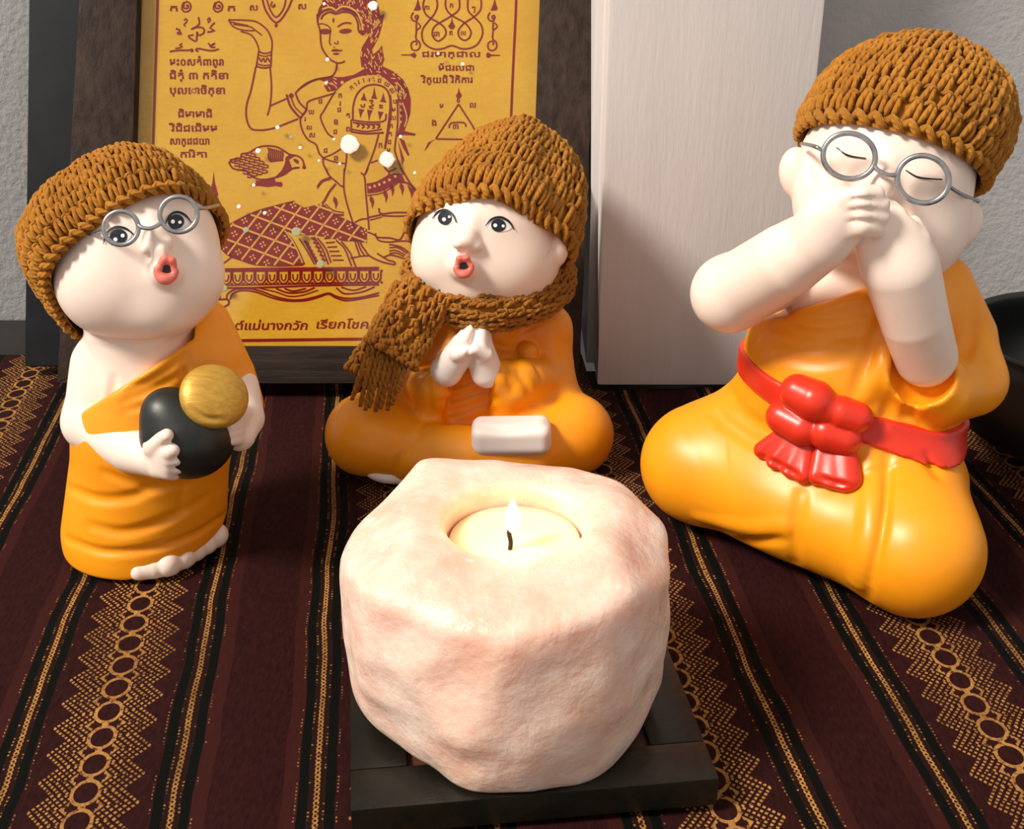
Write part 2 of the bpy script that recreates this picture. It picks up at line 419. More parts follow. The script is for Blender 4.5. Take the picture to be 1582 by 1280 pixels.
# woven cloth -------------------------------------------------------
SROT = math.radians(6.0); SC, SS = math.cos(SROT), math.sin(SROT)
PER, CH = 0.096, 0.0265
def cloth_material():
    m, nt, p = base_mat('striped_brocade', (0.05, 0.012, 0.012), 0.75, 0, 0.2)
    uv = nt.nodes.new('ShaderNodeUVMap'); sp = nt.nodes.new('ShaderNodeSeparateXYZ'); nt.links.new(uv.outputs[0], sp.inputs[0])
    U, V = X(nt, sp.outputs[0]), X(nt, sp.outputs[1])          # metres across / along the stripes
    wob = noise(nt, 16, 2); wv = (X(nt, wob.outputs[0])-0.5)*0.006
    t = (((U + wv + 0.0985)/PER + 0.5).fract() - 0.5)*PER      # 0 in the middle of a brocade band
    a = t.abs(); c = (a - CH); ca = c.abs()
    thr = noise(nt, 900, 2, stretch=(1, 0.3, 1)); th = X(nt, thr.outputs[0])
    # ground stripes
    plain = mixc(nt, th.ramp(0.3, 0.7), (0.015, 0.0032, 0.0036), (0.029, 0.0062, 0.0060))
    warm = (a - 0.034).abs().lt(0.003)
    plain = mixc(nt, warm*0.5, plain, (0.05, 0.011, 0.009))
    dark = ((ca - 0.0042).abs()).lt(0.0015)
    gr = mixc(nt, dark, plain, (0.002, 0.0026, 0.002))
    mid = ca.lt(0.0027); gr = mixc(nt, mid, gr, (0.016, 0.005, 0.004))
    # fine gold dotted lines beside the dark stripes
    vdot = ((V*620.0).fract()).lt(0.45)
    l1 = ((ca - 0.0023).abs()).lt(0.00032); l2 = ((ca - 0.0064).abs()).lt(0.00024)
    rnd = noise(nt, 250, 2); sparse = X(nt, rnd.outputs[0])
    dots = l1*vdot*sparse.gt(0.56) + l2*vdot*sparse.gt(0.53)
    # gold chain: small rings one after the other
    pv = ((V/0.0019).fract()-0.5)*0.0019
    e = ((c*c)/(0.00080**2) + (pv*pv)/(0.00096**2)).sqrt()
    chain = ((e-0.84).abs()).lt(0.34)*(a.gt(0.004))
    # brocade: ovals down the middle
    P0 = 0.0128
    qv = ((V/P0).fract()-0.5)*P0
    oe = ((t*t)/(0.0047**2) + (qv*qv)/(0.0058**2)).sqrt()
    ovals = ((oe-0.90).abs()).lt(0.125)
    link = a.lt(0.0011)*(qv.abs().gt(0.0050))
    # brocade: stepped chevrons of dots on both sides
    side = a.gt(0.0040)*a.lt(0.0165)
    hv = (((V/P0+0.5).fract()-0.5)*P0).abs()                   # 0 between ovals
    w1 = a + hv*0.9
    inside = w1.lt(0.0172)*w1.gt(0.0052)
    lines = ((w1*(2*math.pi/0.0026)).sin()).gt(0.0)
    dd = (((a - hv*0.9)*(2*math.pi/0.0022)).sin()).gt(-0.25)
    solid = ((w1-0.0062).abs()).lt(0.00055)
    chev = side*inside*((lines*dd).max(solid*0.85))
    gold = (dots.min(1.0)*0.8).max(chain).max(ovals).max(link).max(chev)
    wear = noise(nt, 700, 2); big = noise(nt, 14, 3); gold = gold*X(nt, wear.outputs[0]).ramp(0.28, 0.46)*(X(nt, big.outputs[0]).ramp(0.30, 0.58)*0.6+0.4)
    gcol = mixc(nt, th.ramp(0.3, 0.7), (0.32, 0.14, 0.034), (0.52, 0.26, 0.075))
    nt.links.new(mixc(nt, gold, gr, gcol), p.inputs['Base Color'])
    weave = ((V*(2*math.pi/0.0009)).sin())*((U*(2*math.pi/0.0009)).sin())*0.25 + gold*0.9 + th*0.4
    bump(nt, p, weave, 0.55, 0.0005)
    p.inputs['Specular IOR Level'].default_value = 0.08
    return m
M['cloth'] = cloth_material()
def cloth_h(x, y):
    u = x*SC + y*SS
    v = -x*SS + y*SC
    h = 0.0005*np.sin(u*55+1.3*np.sin(v*9)) + 0.0006*np.sin(u*23+v*6+1) + 0.0004*np.sin(u*90-v*14)
    h = h + 0.0012*np.exp(-((u-0.125-0.02*np.sin(v*15))/0.012)**2)*np.clip((0.36-v)*8, 0, 1)
    h = h + 0.0010*np.exp(-((u+0.05)/0.012)**2)*np.clip((0.42-v)*8, 0, 1)
    return h - 0.0022
nx, ny = 241, 201
gx = np.linspace(-0.36, 0.36, nx); gy = np.linspace(0.10, 0.606, ny)
GX, GY = np.meshgrid(gx, gy, indexing='ij')
GY = np.where(GX < 0.04, 0.10+(GY-0.10)*1.06, 0.10+(GY-0.10)*(PIER_Y-0.0008-0.10)/0.506)
GZ = cloth_h(GX, GY)
V = np.stack([GX, GY, GZ], -1).reshape(-1, 3)
UVc = np.stack([GX*SC+GY*SS, -GX*SS+GY*SC], -1).reshape(-1, 2)
ii = np.arange(nx*ny).reshape(nx, ny)
F = np.stack([ii[:-1, :-1], ii[1:, :-1], ii[1:, 1:], ii[:-1, 1:]], -1).reshape(-1, 4)
cl = mk('woven_cloth', V, F, M['cloth'], uv=UVc)
sol = cl.modifiers.new('thickness', 'SOLIDIFY'); sol.thickness = 0.0009; sol.offset = -1
tag(cl, 'dark maroon striped woven cloth with gold brocade bands covering the table', 'tablecloth')

# tray --------------------------------------------------------------
M['slate'] = mottled('green_black_lacquer', (0.004, 0.005, 0.0035), (0.010, 0.009, 0.006), 60, 0.32, 0.3, 220, spec=0.35, dist=0.0008)
M['rust'] = mottled('worn_red_brown_panel', (0.10, 0.028, 0.012), (0.035, 0.016, 0.010), 70, 0.5, 0.4, 150)
TZ = 0.0105
tc = np.array([0.0010, 0.3285]); TA = math.radians(7.0); H = 0.054
TM = np.array(Matrix.Translation((tc[0], tc[1], 0)) @ Matrix.Rotation(TA, 4, 'Z'))
tray = empty('square_tray', (tc[0], tc[1], 0), 'square dark green-black lacquered tray with rusty centre under the pink candle holder', 'tray')
box_obj('base_board', (-H+0.001, -H+0.001, 0), (H-0.001, H-0.001, TZ-0.0022), M['rust'], tray, 0.0008, TM)
bw = 0.017
for lo, hi in (((-H, -H, 0.0003), (H, -H+bw, TZ)), ((-H, H-bw, 0.0003), (H, H, TZ)), ((-H, -H+bw, 0.0003), (-H+bw, H-bw, TZ)), ((H-bw, -H+bw, 0.0003), (H, H-bw, TZ))):
    box_obj('border_strip', lo, hi, M['slate'], tray, 0.0012, TM)

# salt candle holder -----------------------------------------------
def salt_material():
    m, nt, p = base_mat('pink_rock_salt', (0.80, 0.50, 0.40), 0.38)
    n = noise(nt, 45, 6, 0.6); n2 = noise(nt, 160, 4, 0.6)
    c = mixc(nt, X(nt, n.outputs[0]).ramp(0.35, 0.68), (0.82, 0.51, 0.39), (0.91, 0.71, 0.61))
    c = mixc(nt, X(nt, n2.outputs[0]).ramp(0.62, 0.72)*0.55, c, (0.95, 0.86, 0.82))
    nt.links.new(c, p.inputs['Base Color'])
    p.inputs['Subsurface Weight'].default_value = 0.75; p.inputs['Subsurface Radius'].default_value = (1.0, 0.5, 0.32)
    p.inputs['Subsurface Scale'].default_value = 0.010
    n3 = noise(nt, 90, 6, 0.65); bump(nt, p, n3.outputs[0], 0.75, 0.0022)
    n4 = noise(nt, 120, 3); r = X(nt, n4.outputs[0]).ramp(0.35, 0.7)*0.35+0.22; nt.links.new(r.k, p.inputs['Roughness'])
    return m
M['salt'] = salt_material()
HC = np.array([0.000, 0.319, 0.0]); HTOP = 0.0795; WAXZ = 0.0700
ck = Clay((-0.064, 0.250, 0.004), (0.064, 0.385, 0.092), 0.0009)
sl = ck.sl(ck.lo, ck.lo+ck.res*ck.n); Q = ck.pts(sl)
# lump: rounded cylinder that tapers to its foot
qx = (Q[..., 0]-(HC[0]-0.002))/0.0505; qy = (Q[..., 1]-HC[1])/0.0505
rr = np.sqrt(qx*qx+qy*qy)*0.049
zz = Q[..., 2]
rad = 0.0495 - 0.006*np.clip((0.040-zz)/0.030, 0, 1)**1.6 - 0.002*np.clip((zz-0.058)/0.025, 0, 1)**2
ck.D[sl] = (rr-rad).astype(np.float32)
ck.plane((HC[0], HC[1], HTOP), (0.02, 0.02, 1), 0.006)
ck.plane((0, 0, TZ+0.0002), (0, 0, -1), 0.002)
def cut(px, py, Y, n, k=0.004): ck.plane(at(px, py, Y), n, k)
for az, off, tilt in ((4, 0.0470, -0.03), (48, 0.0485, 0.25), (95, 0.0465, 0.2), (150, 0.0480, 0.1), (200, 0.0500, 0.02), (232, 0.0485, -0.22), (250, 0.0490, 0.10), (284, 0.0485, 0.02), (326, 0.0490, -0.02)):
    n_ = np.array([math.cos(math.radians(az)), math.sin(math.radians(az)), tilt]); n_ /= np.linalg.norm(n_)
    ck.plane(np.array([HC[0]-0.001, HC[1], 0.045])+n_*off, n_, 0.0016)
cut(572, 1112, 0.300, (-0.66, -0.28, -0.70), 0.003)
cut(626, 1174, 0.284, (-0.45, -0.45, -0.75), 0.003)
cut(1012, 1168, 0.290, (0.62, -0.35, -0.66), 0.003)
ck.plane((HC[0], 0.2885, 0.0765), (-0.05, -0.36, 0.93), 0.004)
ck.plane((-0.034, HC[1], 0.0765), (-0.52, 0.05, 0.85), 0.003)
ck.plane((0.0, 0.352, 0.0780), (0.1, 0.42, 0.90), 0.004)
ck.plane((0.034, HC[1], 0.0770), (0.55, -0.05, 0.83), 0.003)
rng = np.random.RandomState(4)
nzd = np.zeros(Q.shape[:3], np.float32)
for _ in range(26):
    kv = rng.randn(3); kv /= np.linalg.norm(kv); lam = rng.uniform(0.010, 0.034); nzd += (lam*0.0055*np.sin(Q @ (kv*2*math.pi/lam)+rng.uniform(0, 6.3))).astype(np.float32)
ck.D += nzd
wc = np.array([at(795, 829, 0.319)[0], 0.319, WAXZ])
# candle hole with soft lip
ck.ell((wc[0], wc[1], HTOP+0.006), (0.0295, 0.0295, 0.0120), None, 0.006, 'sub')
Q2 = Q; dh = np.maximum(np.sqrt((Q2[..., 0]-wc[0])**2+(Q2[..., 1]-wc[1])**2)-0.0208, (WAXZ-0.016)-Q2[..., 2])
ck.op(dh.astype(np.float32), sl, 0.003, 'sub')
V, F = ck.mesh(1)
hold = mk('rock_salt_candle_holder', V, F, M['salt'], base=(HC[0], HC[1], TZ))
tag(hold, 'chunky pale pink rock salt candle holder standing on the dark tray', 'candle holder')

# tealight ----------------------------------------------------------
def wax_material():
    m, nt, p = base_mat('cream_wax', (0.92, 0.78, 0.52), 0.35)
    p.inputs['Subsurface Weight'].default_value = 0.6; p.inputs['Subsurface Radius'].default_value = (1, 0.7, 0.4); p.inputs['Subsurface Scale'].default_value = 0.006
    return m
M['wax'] = wax_material()
M['tin'] = mottled('tin_cup', (0.7, 0.68, 0.64), (0.6, 0.58, 0.55), 200, 0.3, metal=0.9)
m, nt, p = base_mat('flame', (1, 0.8, 0.4), 0.5)
p.inputs['Emission Color'].default_value = (1.0, 0.80, 0.42, 1); p.inputs['Emission Strength'].default_value = 9.0; M['flame'] = m
M['wick'] = mottled('charred_wick', (0.012, 0.008, 0.006), (0.04, 0.015, 0.006), 900, 0.9)
tl = empty('tealight_candle', (wc[0], wc[1], WAXZ-0.0155), 'lit cream tealight candle inside the pink salt holder', 'candle')
V, F = lathe_vf([(0.0002, 0.0), (0.0186, 0.0), (0.0194, 0.0006), (0.0196, 0.0138), (0.0197, 0.0142), (0.0194, 0.0142), (0.0191, 0.0130)])
mk('tin_cup', V+np.array([wc[0], wc[1], WAXZ-0.0155]), F, M['tin'], tl)
V, F = lathe_vf([(0.0190, -0.012), (0.0199, -0.0010), (0.0196, 0.0), (0.0175, -0.0004), (0.012, -0.0009), (0.005, -0.0011), (0.0001, -0.0011)])
mk('wax', V+wc, F, M['wax'], tl)
wk = at(788, 850, wc[1]-0.0045); wk[2] = WAXZ-0.0014
V, F, U = tube_vf(smooth_path([wk, wk+[0.0002, 0, 0.003], wk+[-0.0003, 0, 0.006], wk+[0.0004, 0.0002, 0.0085]], 10), [0.0007]*9+[0.0005], 8)
mk('wick', V, F, M['wick'], tl, uv=U)
prof = [(0.0001, 0), (0.0010, 0.0005), (0.0020, 0.0025), (0.0025, 0.005), (0.0023, 0.0075), (0.0015, 0.0105), (0.0007, 0.0128), (0.0001, 0.0142)]
prof = smooth_path(np.array(prof)*[0.95, 0.80], 24); prof[:, 0] = np.maximum(prof[:, 0], 0.0001)
V, F = lathe_vf(prof, 24); fl_o = wk+[0.0008, 0, 0.0062]
mk('flame', V+fl_o, F, M['flame'], tl)
pl = bpy.data.lights.new('candle_glow', 'POINT'); pl.energy = 0.03; pl.color = (1, 0.66, 0.30); pl.shadow_soft_size = 0.004
po = bpy.data.objects.new('candle_glow', pl); COL.objects.link(po); po.location = tuple(fl_o+np.array([0, 0, 0.006]))
# ------------------------------------------------------------------ figurines

def open_mouth(bvh, c, tilt, fig, w=26.0, h=27.0, nrm=None):
    """pouting open lips: ring of clay set on the face at pixel c"""
    p, n = cast(bvh, *c)
    if nrm is not None: n = np.array(nrm)/np.linalg.norm(nrm)
    s_ = np.linalg.norm(p-CAMP)/FPX
    zc = np.array([0, ST, CT]); xr = np.array([1.0, 0, 0])
    t = math.radians(tilt); up = zc*math.cos(t)+xr*math.sin(t)
    R = frame(n, np.cross(up, n)); ex, ey = R[:, 0], R[:, 1]
    k = Clay(p-0.010, p+0.010, 0.00032)
    a = np.linspace(0, 2*math.pi, 28, endpoint=False)
    rx, ry = w*0.36*s_, h*0.36*s_
    ring = []; rad = []
    for q in a:
        x = rx*math.cos(q); y = ry*math.sin(q)
        if math.sin(q) > 0: y *= (0.92 + 0.14*abs(math.cos(q))); x *= 0.80
        ring.append(p + ex*x + ey*y + n*(0.0004)); rad.append((0.0014 if math.sin(q) > 0.2 else 0.0017)*w/36*(1-0.25*abs(math.cos(q))**4))
    ring.append(ring[0]); rad.append(rad[0])
    k.chain(ring, rad, 0.0)
    k.ell(p-ey*ry*1.1+n*0.0006, (rx*0.75, 0.0017*w/36, 0.0021*w/36), R, 0.0015)
    for sx in (-1, 1): k.ell(p+ey*ry*1.12+ex*sx*rx*0.42+n*0.0006, (rx*0.42, 0.0011*w/36, 0.0017*w/36), R, 0.0012)
    V, F = k.mesh(1); lp = mk('lips', V, F, M['lip'], fig); lp['label'] = 'coral red pouting lips'
    V, F = lathe_vf([(0.0001, 0.0), (rx*0.6, 0.0), (rx*0.8, 0.0003)], 24)
    V = V @ np.diag([1, ry/rx, 1]) @ R.T + p + n*0.0007
    mk('mouth_opening', V, F, M['black'], fig)
def open_eye(bvh, fig, c, w, h, tilt, iris, ir, glints, look=None):
    e = math.radians(tilt); ca, sa = math.cos(e), math.sin(e)
    def loc(x, y): return (c[0]+x*ca-y*sa, c[1]+x*sa+y*ca)
    a = np.linspace(0, 2*math.pi, 24, endpoint=False)
    pts = [loc(w/2*math.cos(q), (h*0.52 if math.sin(q) < 0 else h*0.48)*math.sin(q)*(1-0.15*abs(math.cos(q)))) for q in a]
    ey = decal('eye', bvh, pts, M['eyewhite'], fig)
    if ey is None: return
    decal('iris', bvh, oval(iris[0], iris[1], ir[0], ir[1], tilt), M['iris'], ey, 0.00035)
    for g in glints: decal('glint', bvh, oval(g[0], g[1], g[2], g[2], 0, 12), M['glint'], ey, 0.0005, 2)
    stroke('lash_line', bvh, [loc(-w*0.58, h*0.18), loc(-w*0.35, -h*0.38), loc(0, -h*0.58), loc(w*0.35, -h*0.34), loc(w*0.60, h*0.22)], [1.0, 3.2, 4.0, 3.4, 1.2], M['black'], ey, 0.0006)

# ---- left figurine: standing with a bowl ---------------------------
def left_monk():
    Y0 = 0.436
    def p(x, y, d=0): return at(x, y, Y0+d*0.001)
    b0 = ground(226, 832); base = (b0[0], b0[1], 0)
    fig = empty('monk_figurine', base, 'standing child monk figurine in orange robe holding a black alms bowl', 'figurine', 'ceramic monk figurines')
    lo = (-0.205, 0.372, -0.002); hi = (-0.085, 0.486, 0.165)
    sk = Clay(lo, hi, 0.0007)
    # head
    Rh = rotm('Y', 12)
    sk.ell(p(216, 385, 0), (0.0288, 0.0285, 0.0300), Rh, 0.004)
    sk.ell(p(217, 430, -3), (0.0272, 0.0270, 0.0225), Rh, 0.008)
    sk.ell(p(165, 440, -13), 0.0165, None, 0.008); sk.ell(p(280, 425, -14), 0.0150, None, 0.008)
    sk.ell(p(245, 478, -20), (0.010, 0.008, 0.007), None, 0.008)
    # neck, chest
    sk.chain([p(213, 475, 0), p(224, 560, 0)], [0.0205, 0.0205], 0.004)
    sk.ell(p(232, 600, 0), (0.0255, 0.0228, 0.025), None, 0.006)
    # arms
    sk.chain([p(160, 565, -1), p(143, 650, -10)], [0.0122, 0.0108], 0.006)
    sk.chain([p(143, 652, -10), p(205, 694, -27), p(240, 704, -35)], [0.0108, 0.0090, 0.0078], 0.004)
    sk.ell(p(256, 710, -38), (0.0070, 0.0055, 0.0060), None, 0.004)
    sk.chain([p(238, 690, -41), p(258, 672, -47)], [0.0040, 0.0024], 0.002)           # thumb
    for q, (y0, y1, x1) in enumerate(((700, 694, 268), (709, 708, 274), (717, 721, 275), (724, 731, 268))):
        sk.chain([p(246, y0, -41), p(262, (y0+y1)/2, -46+q), p(x1, y1, -47+q*1.5)], [0.0035, 0.0032, 0.0026], 0.0012)
    sk.chain([p(362, 600, -5), p(376, 645, -16), p(370, 672, -24)], [0.0095, 0.0080, 0.0060], 0.004)
    for q in range(4): sk.chain([p(380, 638+q*12, -20), p(365, 640+q*12, -30), p(356, 646+q*11, -34)], [0.0030, 0.0029, 0.0022], 0.001)
    # ear lobe, nose
    sk.ell(p(112, 458, -8), (0.0045, 0.0045, 0.0062), None, 0.002)
    sk.bump(242, 372, (0.0042, 0.0040, 0.0040), 0.0022, None, 0.004)
    sk.bump(229, 382, (0.0024, 0.0026, 0.0022), 0.0006, None, 0.002); sk.bump(257, 374, (0.0024, 0.0026, 0.0022), 0.0006, None, 0.002)
    sk.line([(238, 330), (240, 365)], 0.003, 0.0012, 0.004, 'add')
    sk.line([(118, 507), (160, 523), (225, 530), (290, 508)], 0.0016, 0.0009, 0.002)   # fold under chin
    sk.line([(176, 585), (172, 615), (163, 640)], 0.0016, 0.0010, 0.002)
    m_ = sk.hit(257, 416)
    sk.ell(m_+sk.grad(m_)*0.0004, (0.0060, 0.0055, 0.0060), None, 0.003)
    sk.bump(244, 395, (0.0014, 0.0012, 0.0030), 0.0002, None, 0.0015); sk.bump(252, 392, (0.0014, 0.0012, 0.0030), 0.0002, None, 0.0015)
    V, F = sk.mesh(2); mk('body', V, F, M['skin'], fig); bvh = bvh_of((V, F))
    # robe
    rb = Clay(lo, hi, 0.0007)
    A = np.array([b0[0], b0[1], 0.004]); B = p(238, 655, 0)
    rb.chain([A, B], [0.0325, 0.0295], 0.0)
    rb.chain([p(238, 650, 0), p(240, 598, 0), p(240, 556, 0)], [0.0290, 0.0272, 0.0245], 0.008)
    rb.chain([p(322, 500, 4), p(352, 580, -1), p(366, 622, -8)], [0.0085, 0.0105, 0.0100], 0.006)
    rb.chain([p(300, 500, 4), p(325, 560, -6)], [0.0095, 0.0100], 0.006)
    # open neckline from the shoulder to the waist
    a_, b_, c_ = p(176, 606, -25), p(285, 536, -25), p(230, 560, 30)
    n_ = np.cross(b_-a_, c_-a_); n_ = n_ if n_[2] > 0 else -n_
    sl = rb.sl(rb.lo, rb.lo+rb.res*rb.n); Q = rb.pts(sl)
    d1 = (Q-a_.astype(np.float32)) @ (n_/np.linalg.norm(n_)).astype(np.float32)
    xcut = p(288, 520, -20)[0]                      # sash side stays whole
    rb.op(np.where(Q[..., 0] > xcut, np.minimum(d1, xcut-Q[..., 0]), d1).astype(np.float32), sl, 0.001, 'int')
    rb.plane((0, 0, 0.0003), (0, 0, -1), 0.0015)
    rb.plane((0, 0.370, 0), (0, -1, 0))
    # hem lifted over the foot
    h0, h1, h2 = ground(196, 892), ground(350, 845)+[0, 0, 0.0085], ground(300, 800)+[0, 0, 0.0060]
    nh = np.cross(h1-h0, h2-h0); nh = -nh if nh[2] > 0 else nh
    rb.plane(h0, nh, 0.0012)
    for L_, r, dp in (([(104, 752), (150, 770), (200, 768), (255, 745)], 0.0022, 0.0011), ([(140, 812), (190, 822), (250, 806), (318, 770)], 0.0022, 0.0011),
                      ([(103, 832), (160, 852), (230, 848), (300, 826), (350, 792)], 0.0016, 0.0012), ([(282, 742), (280, 790)], 0.0013, 0.0008),
                      ([(200, 606), (250, 578), (286, 548)], 0.0012, 0.0008), ([(190, 622), (240, 600), (284, 575)], 0.0014, 0.0010), ([(196, 634), (235, 622), (280, 600)], 0.0012, 0.0008),
                      ([(288, 535), (287, 590)], 0.0012, 0.0010), ([(160, 730), (230, 752), (300, 745)], 0.002, 0.0006)):
        rb.line(L_, r, dp, 0.002)
    V, F = rb.mesh(2); mk('robe', V, F, M['robe'], fig)
    # foot with toes under the hem
    ft = Clay((-0.19, 0.372, -0.001), (-0.095, 0.47, 0.016), 0.0006)
    toes = [(214, 884, .0040), (236, 879, .0050), (258, 870, .0058), (281, 860, .0054), (300, 849, .0050), (317, 840, .0046), (333, 829, .0046)]
    ft.chain([ground(x, y, 0.0035)+[0, 0.0018, 0] for x, y, r in toes], [r*1.05 for x, y, r in toes], 0.0)
    for x, y, r in toes[2:]: ft.ell(ground(x, y, 0.0042)+[0.0003, 0.0008, 0], (r*0.95, r*1.1, r*1.0), None, 0.0008)
    ft.plane((0, 0, 0.0003), (0, 0, -1), 0.0005)
    V, F = ft.mesh(2); o = mk('foot', V, F, M['skin'], fig); o['label'] = 'bare toes below the robe hem'
    # bowl with gold lid
    bw = Clay((-0.16, 0.375, 0.02), (-0.085, 0.44, 0.085), 0.0006)
    Cb = p(290, 672, -32); bw.ell(Cb, (0.0172, 0.0158, 0.0162), rotm('Y', 8), 0.0)
    lidC = p(331, 612, -34); ln = np.array([0.42, -0.66, 0.62]); ln /= np.linalg.norm(ln)
    bw.ell(p(258, 632, -33), (0.0085, 0.008, 0.0075), None, 0.006)
    bw.plane(p(325, 634, -42), np.array([0.62, -0.15, 0.77]), 0.0012)
    V, F = bw.mesh(2); mk('alms_bowl', V, F, M['blackglaze'], fig)['label'] = 'black alms bowl'
    ld = Clay((-0.16, 0.375, 0.03), (-0.085, 0.44, 0.1), 0.0006)
    R = frame(ln, (1, 0, 0)); ld.ell(lidC, (0.0124, 0.0120, 0.0058), R, 0.0)
    ld.line([(296, 630), (318, 646), (350, 648)], 0.001, 0.0007, 0.001)
    V, F = ld.mesh(2); mk('bowl_lid', V, F, M['gold'], fig)['label'] = 'gold painted bowl lid'
    open_mouth(bvh, (257, 416), 12, fig, 36, 38)
    open_eye(bvh, fig, (183, 366), 42, 26, -16, (183, 366), (14, 12), [(179, 370, 3.2), (190, 364, 3)])
    open_eye(bvh, fig, (273, 343), 36, 25, -8, (271, 343), (13, 11.5), [(266, 343, 3.2), (277, 344, 2.6)])
    return fig, bvh, p

# ---- middle figurine: seated, palms together ------------------------
def middle_monk():
    Y0 = 0.525
    def p(x, y, d=0): return at(x, y, Y0+d*0.001)
    b0 = ground(725, 690); fig = empty('monk_figurine', (b0[0], b0[1], 0), 'child monk figurine seated cross-legged with palms pressed together', 'figurine', 'ceramic monk figurines')
    lo = (-0.100, 0.450, -0.002); hi = (0.064, 0.585, 0.150)
    sk = Clay(lo, hi, 0.0008)
    Rh = rotm('Y', 8)
    sk.ell(p(757, 352, 2), (0.0315, 0.0300, 0.0310), Rh, 0.004)
    sk.ell(p(752, 398, -2), (0.0315, 0.0275, 0.0215), Rh, 0.010)
    sk.ell(p(692, 405, -12), 0.0145, None, 0.008); sk.ell(p(790, 412, -12), 0.0160, None, 0.008)
    sk.ell(p(725, 445, -20), (0.011, 0.008, 0.006), None, 0.007)
    sk.chain([p(755, 430, 4), p(745, 520, 8)], [0.018, 0.017], 0.004)
    sk.bump(721, 371, (0.0040, 0.0042, 0.0036), 0.0018, None, 0.004)
    sk.bump(709, 376, (0.0024, 0.0024, 0.0021), 0.0006, None, 0.002); sk.bump(735, 379, (0.0024, 0.0024, 0.0021), 0.0006, None, 0.002)
    sk.line([(728, 340), (724, 366)], 0.003, 0.0012, 0.004, 'add')
    sk.ell(p(860, 388, -11), (0.0052, 0.0045, 0.0085), rotm('Y', 18), 0.0012)
    sk.line([(858, 374), (853, 388), (846, 398)], 0.0012, 0.0008, 0.001)
    m_ = sk.hit(716, 411); sk.ell(m_+sk.grad(m_)*0.0002, (0.0062, 0.0055, 0.0060), None, 0.003)
    sk.bump(711, 391, (0.0012, 0.0012, 0.0030), 0.0, None, 0.0015); sk.bump(719, 392, (0.0012, 0.0012, 0.0030), 0.0, None, 0.0015)
    V, F = sk.mesh(2); mk('head', V, F, M['skin'], fig); bvh = bvh_of((V, F))
    # pressed hands
    hd = Clay(lo, (hi[0], 0.53, 0.10), 0.0006)
    for (tx, ty, mx, my, wx, wy, s_) in ((734, 500, 717, 535, 690, 572, -1), (745, 500, 742, 540, 752, 574, 1)):
        hd.chain([p(tx, ty, -28), p(mx, my, -31), p(wx, wy, -29)], [0.0030, 0.0062, 0.0072], 0.001)
        for q in range(4): hd.chain([p(tx+s_*0.5, ty-4+q*7, -30-q*0.4), p(mx+s_*1, my-6+q*6, -34.5)], [0.0018, 0.0030], 0.0012)
    hd.chain([p(706, 548, -36), p(728, 540, -38)], [0.0030, 0.0022], 0.0015); hd.chain([p(752, 548, -36), p(736, 540, -38)], [0.0030, 0.0022], 0.0015)
    hd.line([(737, 503), (726, 535), (719, 562)], 0.0008, 0.0007, 0.0008)
    V, F = hd.mesh(2); o = mk('hands', V, F, M['pale'], fig); o['label'] = 'pale hands pressed together in prayer'
    # robe
    rb = Clay(lo, hi, 0.0008)
    rb.chain([p(728, 640, 6), p(738, 570, 8), p(748, 505, 10)], [0.0330, 0.0285, 0.0215], 0.0)
    rb.chain([p(845, 505, 8), p(852, 600, -2)], [0.0105, 0.0118], 0.008); rb.chain([p(640, 515, 8), p(632, 600, -2)], [0.0105, 0.0118], 0.008)
    rb.chain([p(790, 497, 8), p(845, 510, 8)], [0.011, 0.0105], 0.006); rb.chain([p(700, 497, 8), p(645, 515, 8)], [0.011, 0.0105], 0.006)
    rb.chain([p(640, 635, 2), p(567, 668, -24)], [0.0185, 0.0172], 0.010); rb.chain([p(800, 635, 2), p(884, 668, -22)], [0.0185, 0.0172], 0.010)
    rb.chain([p(568, 676, -26), p(650, 700, -38), p(730, 705, -42), p(820, 700, -38), p(882, 676, -24)], [0.0160, 0.0140, 0.0135, 0.0140, 0.0160], 0.010)
    rb.chain([p(640, 590, -6), p(672, 600, -26)], [0.0110, 0.0075], 0.004); rb.chain([p(676, 582, -28), p(662, 655, -24)], [0.0042, 0.0068], 0.005)
    rb.chain([p(845, 592, -6), p(800, 590, -24), p(772, 580, -28)], [0.0115, 0.0105, 0.0070], 0.004); rb.chain([p(776, 585, -28), p(786, 640, -24), p(822, 625, -22)], [0.0055, 0.0085, 0.0080], 0.005)
    rb.bump(812, 546, 0.0050, 0.0020, None, 0.0015)
    for L_, r, dp in (([(678, 600), (715, 592), (752, 580)], 0.0018, 0.0010), ([(676, 622), (720, 610), (762, 596)], 0.0018, 0.0010), ([(674, 642), (720, 630), (765, 614)], 0.0018, 0.0010), ([(690, 655), (730, 650), (765, 636)], 0.0016, 0.0008),
                      ([(760, 532), (790, 540)], 0.0013, 0.0010), ([(800, 575), (815, 600), (820, 622)], 0.0014, 0.0007), ([(785, 575), (792, 605)], 0.0014, 0.0007), ([(662, 590), (664, 640), (650, 665)], 0.0016, 0.0010),
                      ([(606, 735), (620, 705), (655, 665)], 0.0018, 0.0009), ([(795, 520), (825, 500)], 0.0014, 0.0008), ([(826, 560), (838, 585)], 0.0012, 0.0006)):
        rb.line(L_, r, dp, 0.002)
    rb.plane((0, 0, 0.0003), (0, 0, -1), 0.0015)
    V, F = rb.mesh(2); mk('robe', V, F, M['robe'], fig)
    ft = Clay(lo, (hi[0], 0.53, 0.05), 0.0007)
    c = p(790, 672, -46); ft.rbox(c, (0.0172, 0.0085, 0.0070), rotm('Y', -1), 0.0045, 0.0)
    ft.line([(740, 657), (790, 663), (845, 652)], 0.0025, 0.0008, 0.002)
    V, F = ft.mesh(2); o = mk('foot', V, F, M['pale'], fig); o['label'] = 'pale sole resting on the crossed legs'
    f2 = Clay(lo, (hi[0], 0.53, 0.03), 0.0007); g = ground(612, 742)
